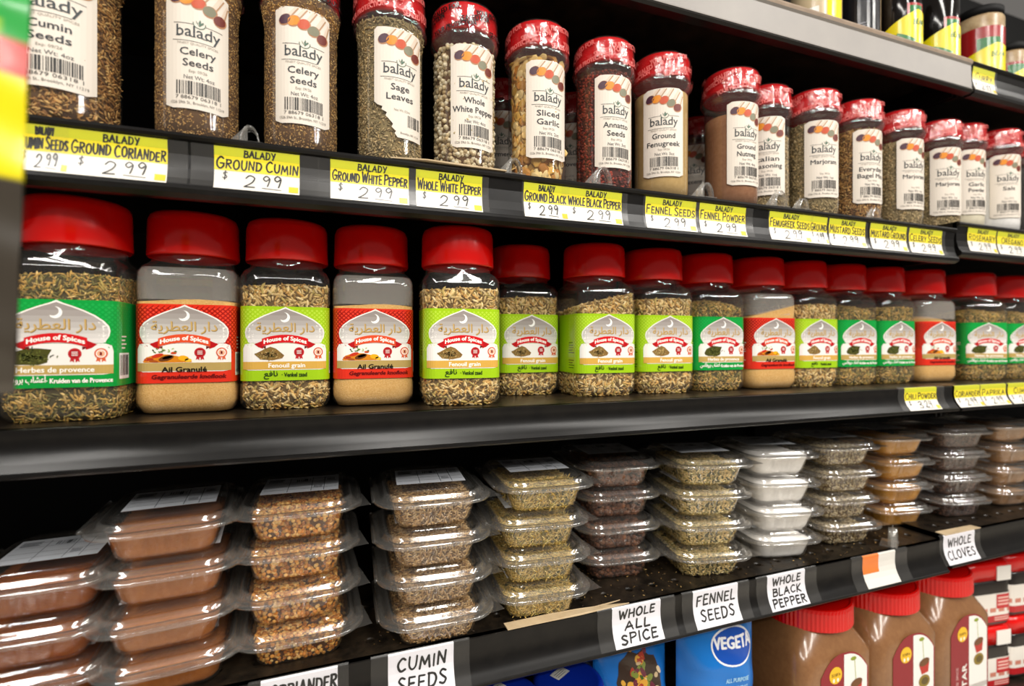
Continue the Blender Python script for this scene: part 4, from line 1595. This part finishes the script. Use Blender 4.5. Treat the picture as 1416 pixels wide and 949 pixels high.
# ------------------------------------------------------------------ jars on the top shelf
def chip_jar(px, yc, r, h, scheme, label, rzoff=0):
    x, _ = at(px, 40, yc)
    t = thing('snack_jar', label, 'jar', (x, yc, ZS['top']), -math.atan2(x, yc + DIST) + math.radians(rzoff), 'jars on the top shelf')
    n = 40
    MB().loft([circ(r * .9, 0, n), circ(r, .003, n), circ(r, h, n), circ(r * .95, h + .004, n)], True, True).build('body', 'dark_glass' if scheme == 'dark' else 'cream_glass', t)
    MB().loft([circ(r * .98, h + .004, n), circ(r * .98, h + .018, n), circ(r * .9, h + .02, n)], True, True).build('lid', 'interior_black', t)
    p = Print(.00015)
    W2 = r * 1.25
    if scheme == 'beige':
        p.rect(-W2, .012, W2, h - .01, 'd9c29c', 0)
        p.rect(W2 * .35, .02, W2, h - .012, 'f2e21a', 1)
        p.rect(-W2 * .9, .028, W2 * .1, .040, 'f4efe6', 1)
        p.hand('LITE', W2 * .65, .05, W2 * .5, .008, '1a6a28', .0012)
    elif scheme == 'print':
        p.rect(-W2, .008, W2, h - .01, '1a1a1e', 0)
        for i in range(10):
            p.rect(-W2 * .8, .015 + i * .004, W2 * .2, .0165 + i * .004, '9a9aa0', 1)
    else:
        if scheme == 'red':
            p.rect(-W2 * 1.1, .030, W2 * 1.1, h - .02, 'a01c1c', 0)
            p.rect(-W2 * .1, .052, W2 * .7, .080, '13722e', 1)
        else:
            p.rect(W2 * .1, .045, W2 * .9, .080, 'a01c1c', 0)
            p.rect(W2 * .2, .050, W2 * .8, .076, '13722e', 1)
        # yellow pennant, green wedge, round slices
        p.poly([(-W2 * .8, .045), (W2 * .55, .070), (W2 * 1.05, .066), (W2 * 1.05, .012), (W2 * .8, .010)], 'f2df12', 2)
        p.poly([(-W2 * .45, .016), (-W2 * .25, .036), (W2 * .45, .022), (W2 * .3, .012)], '1b7a34', 3)
        p.hand('BEAN', W2 * .6, .046, W2 * .5, .008, '1a6a28', .0013, layer=4)
        for u, v, q in ((-W2 * .55, .022, .0095), (-.002, .008, .0075)):
            p.ell(u, v, q, q, 'e8dcc0', 4)
            p.ell(u, v, q * .8, q * .8, 'd9c8a0', 5, n=14, jag=.05)
    p.build('label', cyl_warp(r + .0006), 'print_gloss', t, maxu=.005)
    return t


mat('dark_glass', '14100e', rough=.1)
mat('cream_glass', 'cbb48c', rough=.3, vary=.5, vscale=60, col2='8f6d48')
chip_jar(1128, .055, .034, .12, 'beige', 'beige jar with a yellow strip, leftmost visible on the top shelf')
chip_jar(1190, .068, .027, .12, 'print', 'black jar with pale lines of print on the top shelf')
chip_jar(1244, .045, .029, .12, 'dark', 'left one of two dark jars with yellow pennants on the top shelf', 12)
chip_jar(1294, .048, .031, .12, 'dark', 'right one of two dark jars with yellow pennants on the top shelf', 12)
chip_jar(1352, .060, .036, .12, 'red', 'red and green jar with a large yellow pennant on the top shelf', 5)
chip_jar(1392, .090, .030, .105, 'red', 'shorter red and yellow jar behind the pennant jar on the top shelf', 10)
chip_jar(1418, .110, .030, .10, 'print', 'black jar at the right end of the top shelf')


# ------------------------------------------------------------------ goods on the lowest shelf
mat('brown_spice', '7e5636', rough=.25, vary=.5, vscale=120, col2='8f6642', coat=.6, bump=.06, bscale=500)
mat('dark_spice', '1c1512', rough=.3, coat=.5)


def big_jar(x, yf, label):
    a = .0735
    h0 = ZS['low']
    H = -.397 - h0
    t = thing('big_spice_jar', label, 'jar', (x, yf + a, h0), math.radians(-1), 'big brown spice jars with ribbed red lids')
    sh = H - .070
    prof = [(0, .060), (.004, .066), (.012, a), (sh, a)]
    rings = [ring_sq(q, .020, z) for z, q in prof]
    for k, (z, q, mx) in enumerate([(sh + .012, .0685, .05), (sh + .026, .063, .25), (sh + .038, .057, .6), (sh + .045, .053, .9), (sh + .052, .052, 1)]):
        rings.append(ring_sq(q, .02, z, circ_mix=mx, rc=q))
    MB().loft(rings, True, True).build('body', 'brown_spice', t)
    inner = [[(x_ * 1.006, y_ * 1.006, z_) for x_, y_, z_ in r] for r in rings]
    lid = []
    n = 144
    for z, r, rib in ((H - .033, .0630, 0), (H - .032, .0665, 1), (H - .006, .0662, 1), (H - .001, .0650, 0), (H, .0625, 0), (H - .001, .060, 0)):
        lid.append([((r - (.0006 if (i % 2 and rib) else 0)) * math.cos(2 * math.pi * i / n), (r - (.0006 if (i % 2 and rib) else 0)) * math.sin(2 * math.pi * i / n), z) for i in range(n)])
    MB().loft(lid, True, True, smooth=False).build('lid', 'red_plastic', t, (.009, -.004, 0))
    # arched front label
    p = Print(.00015)
    w = .048
    top = sh + .010

    def arch(u0, u1, lo, hi, k=.5):
        pts = [(u0, lo), (u1, lo)]
        c = 0
        for i in range(13):
            u = u1 + (u0 - u1) * i / 12
            pts.append((u, hi - .030 * (abs(u) / w) ** 2.6))
        return pts
    p.poly(arch(-w, w, .01, top), '8c1420', 0)
    p.poly(arch(-.002, w - .003, .055, top - .003), 'f0ece6', 1)
    p.rect(-.002, .052, w - .003, .064, 'f0ece6', 1)
    p.rect(-.002, .040, w - .002, .052, '8c1420', 2)
    p.rect(.0, .012, w - .004, .038, 'ece8e0', 2)
    # bowls of spice
    cx = .023
    p.line((cx - .004, top - .012), (cx - .001, top - .045), .0012, '9ab04c', 2)
    p.ell(cx - .006, top - .012, .006, .003, '8a9a2c', 2)
    p.poly([(cx - .012, top - .052), (cx + .012, top - .046), (cx + .009, top - .066), (cx - .006, top - .068)], 'b8281c', 3)
    p.ell(cx, top - .049, .012, .006, '6b4018', 4, rot=.2)
    p.ell(cx, top - .079, .013, .010, '8c7420', 3)
    p.ell(cx + .001, top - .079, .008, .006, '5c4a12', 4)
    # yellow medallion
    p.ell(-.019, top - .030, .0125, .0125, 'f0bc1c', 2)
    p.hand('SCHIFA', -.019, top - .031, .017, .004, '2a1a08', .0006, layer=3)
    p.ell(-.023, top - .037, .002, .003, 'fbf3d8', 3)
    p.ell(-.015, top - .037, .002, .003, 'fbf3d8', 3)
    p.text("ZA'ATAR", -.009, .06, .085, 'f3ece4', 3, height=.016, bold=.0005, rot=math.pi / 2)
    p.text('MIXED THYME SPICE', -.030, .06, .08, 'e2b8b4', 3, height=.008, rot=math.pi / 2)
    p.build('label', lambda u, v, off: (u + .008, -(a + .0008 + off), v), 'print_gloss', t)
    return t


big_jar(.719, .025, 'nearest big brown spice jar with a ribbed red lid under the whole black pepper tag')
big_jar(.868, .022, 'middle big brown spice jar with a ribbed red lid under the orange cornered tag')
big_jar(1.017, .027, 'farthest big brown spice jar with a ribbed red lid')


def squat_jar(x, y, z, label, green=False):
    a = .060
    t = thing('stacked_jar', label, 'jar', (x, y + a, z), math.radians(-8), 'stacked dark jars with red lids at the right')
    rings = [ring_sq(q, .022, zz) for zz, q in ((0, .054), (.003, .058), (.008, a), (.080, a), (.086, .058))]
    MB().loft(rings, True, True).build('body', 'dark_spice', t)
    MB().loft([ring_sq(q, .024, zz) for zz, q in ((.0865, .058), (.087, .061), (.112, .061), (.1165, .058), (.1175, .054))], True, True).build('lid', 'red_plastic', t)
    p = Print(.00015)
    p.rect(-.095, .018, .095, .062, 'e9e2d8', 0)
    p.rect(-.095, .010, .095, .022, 'b51d22', 1)
    for i in range(6):
        p.rect(-.06 + i * .02, .028, -.046 + i * .02, .036, 'c9806c', 1)
    p.rect(.015, .034, .05, .060, 'c1272d', 2)
    for i in range(3):
        p.rect(.018, .040 + i * .006, .046, .043 + i * .006, 'e8b8ac', 3)
    p.rect(.01, .013, .045, .015, 'e8b8ac', 2)
    p.rect(.01, .017, .045, .019, 'e8b8ac', 2)

    def w(u, v, off):
        aa = a + off + .0006
        r = .022 + off
        fl_ = aa - r
        s, sg = abs(u), (1 if u >= 0 else -1)
        if s <= fl_:
            x_, y_ = s, -aa
        elif s <= fl_ + math.pi / 2 * r:
            q = (s - fl_) / r
            x_, y_ = fl_ + r * math.sin(q), -(fl_ + r * math.cos(q))
        else:
            x_, y_ = aa, -(fl_ - (s - fl_ - math.pi / 2 * r))
        return (sg * x_, y_, v)
    p.build('label', w, 'print_gloss', t, maxu=.006)
    MB().box(.014, .047, -.0625, -.0612, .086, .112).build('seal_strip', mat('paper_white', 'e9e4dc', rough=.5), t)
    return t


zt = -.4038
for k in range(2):
    squat_jar(1.156, .060, zt - .1181 * (k + 1), 'upper dark jar with a red lid in the stack right of the big brown jars' if k == 0 else 'lower dark jar with a red lid in the stack right of the big brown jars')
    squat_jar(1.285, .060, zt - .1181 * (k + 1), 'upper dark jar in the stack cut by the lower right picture edge' if k == 0 else 'lower dark jar in the stack cut by the lower right picture edge')

def blue_jar(px, py, label):
    x, _ = at(px, py, .055)
    h0 = ZS['low']
    t = thing('blue_lidded_jar', label, 'jar', (x, .055, h0), 0, 'blue lidded jars under the tub shelf')
    H = -.415 - h0
    MB().loft([circ(.040, 0, 40), circ(.043, .004, 40), circ(.043, H - .03, 40), circ(.040, H - .022, 40)], True, True).build('body', 'blue_plastic', t)
    MB().loft([circ(.0425, H - .022, 48), circ(.0435, H - .020, 48), circ(.0435, H - .004, 48), circ(.041, H, 48), circ(.036, H, 48), circ(.035, H - .0015, 48)], True, True).build('lid', 'blue_plastic', t)
    p = Print(.0002)
    p.rect(-.012, -.007, .012, .007, 'e4e2dc', 0)
    for i in range(3):
        p.rect(-.009, -.004 + i * .003, .007, -.0032 + i * .003, '6a6a6a', 1)
    p.build('price_sticker', lambda u, v, off: (u * math.cos(.5) - v * math.sin(.5) - .004, u * math.sin(.5) + v * math.cos(.5) + .016, H - .0012 + off), 'print_paper', t)
    return t


blue_jar(697, 945, 'left one of the two blue lidded jars below the tub shelf')
blue_jar(786, 940, 'right one of the two blue lidded jars below the tub shelf')


def bag(px, yf, w, h, label, art, bulge=.03, name='seasoning_bag', rz=0, z0=None, m='print_gloss', crinkle=.0015, y_extra=0):
    x, _ = at(px, 900, yf)
    z0 = ZS['low'] if z0 is None else z0
    t = thing(name, label, 'bag', (x, yf + bulge, z0), math.radians(rz))
    rd = random.Random(label)
    ph = [rd.uniform(0, 6) for _ in range(8)]

    def depth(u, v):
        e = max(0.0, 1 - (abs(u) / (w / 2)) ** 3.5) * max(0.0, min(1, (h - v) / (h * .25))) ** .6
        e2 = e * (.75 + .25 * max(0.0, 1 - v / h))
        ck = crinkle * (math.sin(u * 90 + ph[0] + v * 40) + math.sin(v * 130 + ph[1] + u * 60) * .6)
        return bulge * e2 + ck * min(1, e * 3) + .0008

    nu, nv = 24, 34
    for sg, nm in ((-1, 'front'), (1, 'back')):
        V, T = [], []
        for j in range(nv + 1):
            for i in range(nu + 1):
                u, v = -w / 2 + w * i / nu, h * j / nv
                V.append((u, sg * (depth(u, v) - .001), v))
        for j in range(nv):
            for i in range(nu):
                q = [j * (nu + 1) + i, j * (nu + 1) + i + 1, (j + 1) * (nu + 1) + i + 1, (j + 1) * (nu + 1) + i]
                T.append(q if sg < 0 else q[::-1])
        me = mesh_np(nm, np.array(V), np.array(T), np.tile(np.array(lin(art['base'])), (len(V), 1)))
        obj(nm + '_film', me, m, t)
    p = Print(.00016)
    art['fn'](p, w, h)
    # fine triangles so the print follows the crumpled film
    p2 = Print(.00016)
    st = list(p.t)
    while st:
        a, b, c, l, col = st.pop()
        d = [math.dist(a, b), math.dist(b, c), math.dist(c, a)]
        mx = max(d)
        if mx > .006:
            k = d.index(mx)
            tri = [a, b, c]
            A, B, Q = tri[k], tri[(k + 1) % 3], tri[(k + 2) % 3]
            M_ = ((A[0] + B[0]) / 2, (A[1] + B[1]) / 2)
            st += [(A, M_, Q, l, col), (M_, B, Q, l, col)]
        else:
            p2.tri(a, b, c, l, col)
    p2.build('print', lambda u, v, off: (u, -(depth(u, v) + off + .0003), v), 'print_gloss', t)
    return t


def carrot(p, u, v, L, a, col='ef6a1c', layer=3):
    c, s = math.cos(a), math.sin(a)
    pts = [(0, -.0055), (L * .5, -.0045), (L, 0), (L * .5, .0045), (0, .0055)]
    p.poly([(u + x * c - y * s, v + x * s + y * c) for x, y in pts], col, layer)
    for k in (.2, .4, .6):
        p.line((u + L * k * c - .002 * s, v + L * k * s + .002 * c), (u + L * k * c + .001 * s, v + L * k * s - .001 * c), .0005, 'c84e10', layer + .5)


def parsley(p, u, v, r, rd, layer=4):
    for i in range(26):
        a, d = rd.uniform(0, 6.28), r * math.sqrt(rd.random())
        p.ell(u + d * math.cos(a), v + d * math.sin(a), rd.uniform(.002, .0045), rd.uniform(.0015, .003), rd.choice(['2f8a2a', '4aa53a', '1e6a22', '7cc04a']), layer + rd.random() * .5, n=8, rot=a, jag=.25)


def art_main(p, w, h):
    rd = random.Random(4)
    p.rect(-w / 2 * .985, .0, w / 2 * .985, h * .995, '1473c8', 0)
    p.poly([(-w / 2 * .98, h * .50), (w / 2 * .2, h * .42), (w / 2 * .98, h * .60), (w / 2 * .98, .0), (-w / 2 * .98, .0)], 'e6c890', 1)
    for i in range(160):
        p.ell(rd.uniform(-w * .45, w * .45), rd.uniform(.01, h * .38), .0012, .0009, rd.choice(['c9a25c', 'f0dcae', 'd8b46c', '9cae4c']), 1.5, n=5)
    # oval with the name
    p.ell(.016, h * .835, .034, .0255, 'f2f6fa', 2, n=32)
    p.ell(.016, h * .835, .0315, .023, '1550b4', 3, n=32)
    p.text('VEGETA', .017, h * .825, .060, 'f5f8fc', 4, height=.022, bold=.0009)
    p.text('ALL PURPOSE', .018, h * .66, .036, 'a9dcf4', 4, height=.0085, bold=.0002)
    p.text('SEASONING', .018, h * .615, .034, 'a9dcf4', 4, height=.0085, bold=.0002)
    carrot(p, -.048, h * .42, .040, .15)
    carrot(p, -.040, h * .50, .034, -.6, 'f07c2a')
    carrot(p, -.006, h * .36, .036, .3, 'e85e18')
    p.ell(-.050, h * .40, .010, .008, 'f2d84a', 3)
    p.ell(.014, h * .40, .009, .007, 'f4e6d2', 3)
    parsley(p, -.004, h * .50, .017, rd)


def art_veg(p, w, h):
    rd = random.Random(9)
    p.rect(-w / 2 * .985, .0, w / 2 * .985, h * .995, '1768b8', 0)
    p.ell(.0, h * .78, .036, .040, '3a2a20', 2, n=24, jag=.08)
    for i in range(60):
        p.ell(rd.gauss(0, .017), h * .78 + rd.gauss(0, .018), rd.uniform(.003, .008), rd.uniform(.002, .006), rd.choice(['d9a03c', 'a83a28', '7c8a3a', 'c9b08a', '6b2a3a', '3c5a22', 'e0c8a0']), 2.5 + rd.random(), n=9, rot=rd.uniform(0, 3), jag=.15)
    carrot(p, .006, h * .60, .034, .1)
    carrot(p, .028, h * .53, .030, .7, 'f07c2a')
    carrot(p, -.052, h * .66, .032, -1.1)
    parsley(p, -.046, h * .74, .016, rd)
    p.ell(-.012, h * .60, .010, .007, 'b03048', 3)
    for i in range(9):
        p.line((-.04 + i * .009, h * .40), (-.03 + i * .009, h * .56), .0008, '7cc4f0', 2)
    p.text('VEGETA', .0, h * .28, .070, 'f5f8fc', 4, height=.024, bold=.0008)


def art_back(p, w, h):
    p.rect(-w / 2 * .985, .0, w / 2 * .985, h * .995, '0e3f96', 0)
    p.rect(-w * .30, h * .45, w * .36, h * .93, 'bfc9d4', 1)
    for i in range(9):
        p.line((-w * .26, h * .5 + i * .009), (w * .32, h * .5 + i * .009), .0008, '6d8cb4', 2)
    p.line((-w * .30, h * .66), (w * .36, h * .70), .0015, '2258b0', 2.5)


bag(1010, .035, .122, .265, 'blue seasoning bag with a white lettered oval, carrots and parsley', {'base': '1473c8', 'fn': art_main}, rz=-6)
bag(889, .050, .118, .245, 'crumpled blue bag printed with vegetables and carrots, left of the lettered bag', {'base': '1768b8', 'fn': art_veg}, rz=4, crinkle=.0022)
bag(805, .135, .125, .245, 'dark blue bag with a pale text panel behind the blue lidded jars', {'base': '0e3f96', 'fn': art_back}, rz=0)


# ------------------------------------------------------------------ snack bag hanging close at the left edge
def near_bag():
    yb = -.22
    x1, _ = at(33, 250, yb)
    ztop = at(31, -60, yb)[1]
    zbot = at(12, 545, yb)[1]
    w, h, b = .11, ztop - zbot, .012
    t = thing('hanging_bag', 'blurred yellow, green and red printed bag hanging at the left picture edge', 'bag', (x1 - w / 2 + .0015, yb, zbot), math.radians(4))

    def depth(u, v):
        e = max(0.0, 1 - (abs(u) / (w / 2)) ** 3) * min(1, min(v, h - v) / (h * .12) + .05)
        return b * e + .0006 * math.sin(v * 160 + u * 90) + .0008

    for sg, nm in ((-1, 'front'), (1, 'back')):
        V, T, Cc = [], [], []
        nu, nv = 16, 60
        for j in range(nv + 1):
            for i in range(nu + 1):
                u, v = -w / 2 + w * i / nu, h * j / nv
                tp = .006 * (1 - v / h)
                V.append((u - (tp if u > 0 else -tp) * abs(u) / (w / 2), sg * depth(u, v), v))
                f = v / h
                c = 'd8c60a'
                if f > .80:
                    c = '2aa043' if (i + j // 3) % 5 else 'e4e21a'
                elif f > .72:
                    c = 'c02818'
                elif f > .50:
                    c = 'e8d80e' if i % 7 else 'a8c81c'
                elif f > .485:
                    c = 'd0641a'
                elif f > .27:
                    c = '3c362e'
                elif f > .03:
                    c = '1a8c44' if u < w * .42 else '3c362e'
                else:
                    c = '4c463e'
                Cc.append(lin(c))
        for j in range(nv):
            for i in range(nu):
                q = [j * (nu + 1) + i, j * (nu + 1) + i + 1, (j + 1) * (nu + 1) + i + 1, (j + 1) * (nu + 1) + i]
                T.append(q if sg < 0 else q[::-1])
        obj(nm + '_film', mesh_np(nm, np.array(V), np.array(T), np.array(Cc)), 'print_gloss', t)
    MB().box(-.012, .012, -.0015, .0015, h - .004, h + .012).build('hang_tab', 'paper_white', t)
    # clip strip that carries the bag
    s = thing('hanging_strip', 'thin plastic strip holding the blurred bag at the left edge', 'strip', (x1 - w / 2 - .004, yb + .004, zbot))
    MB().box(-.009, .009, 0, .0012, h * .5, h + .25).build('strip_band', 'paper_white', s)


near_bag()
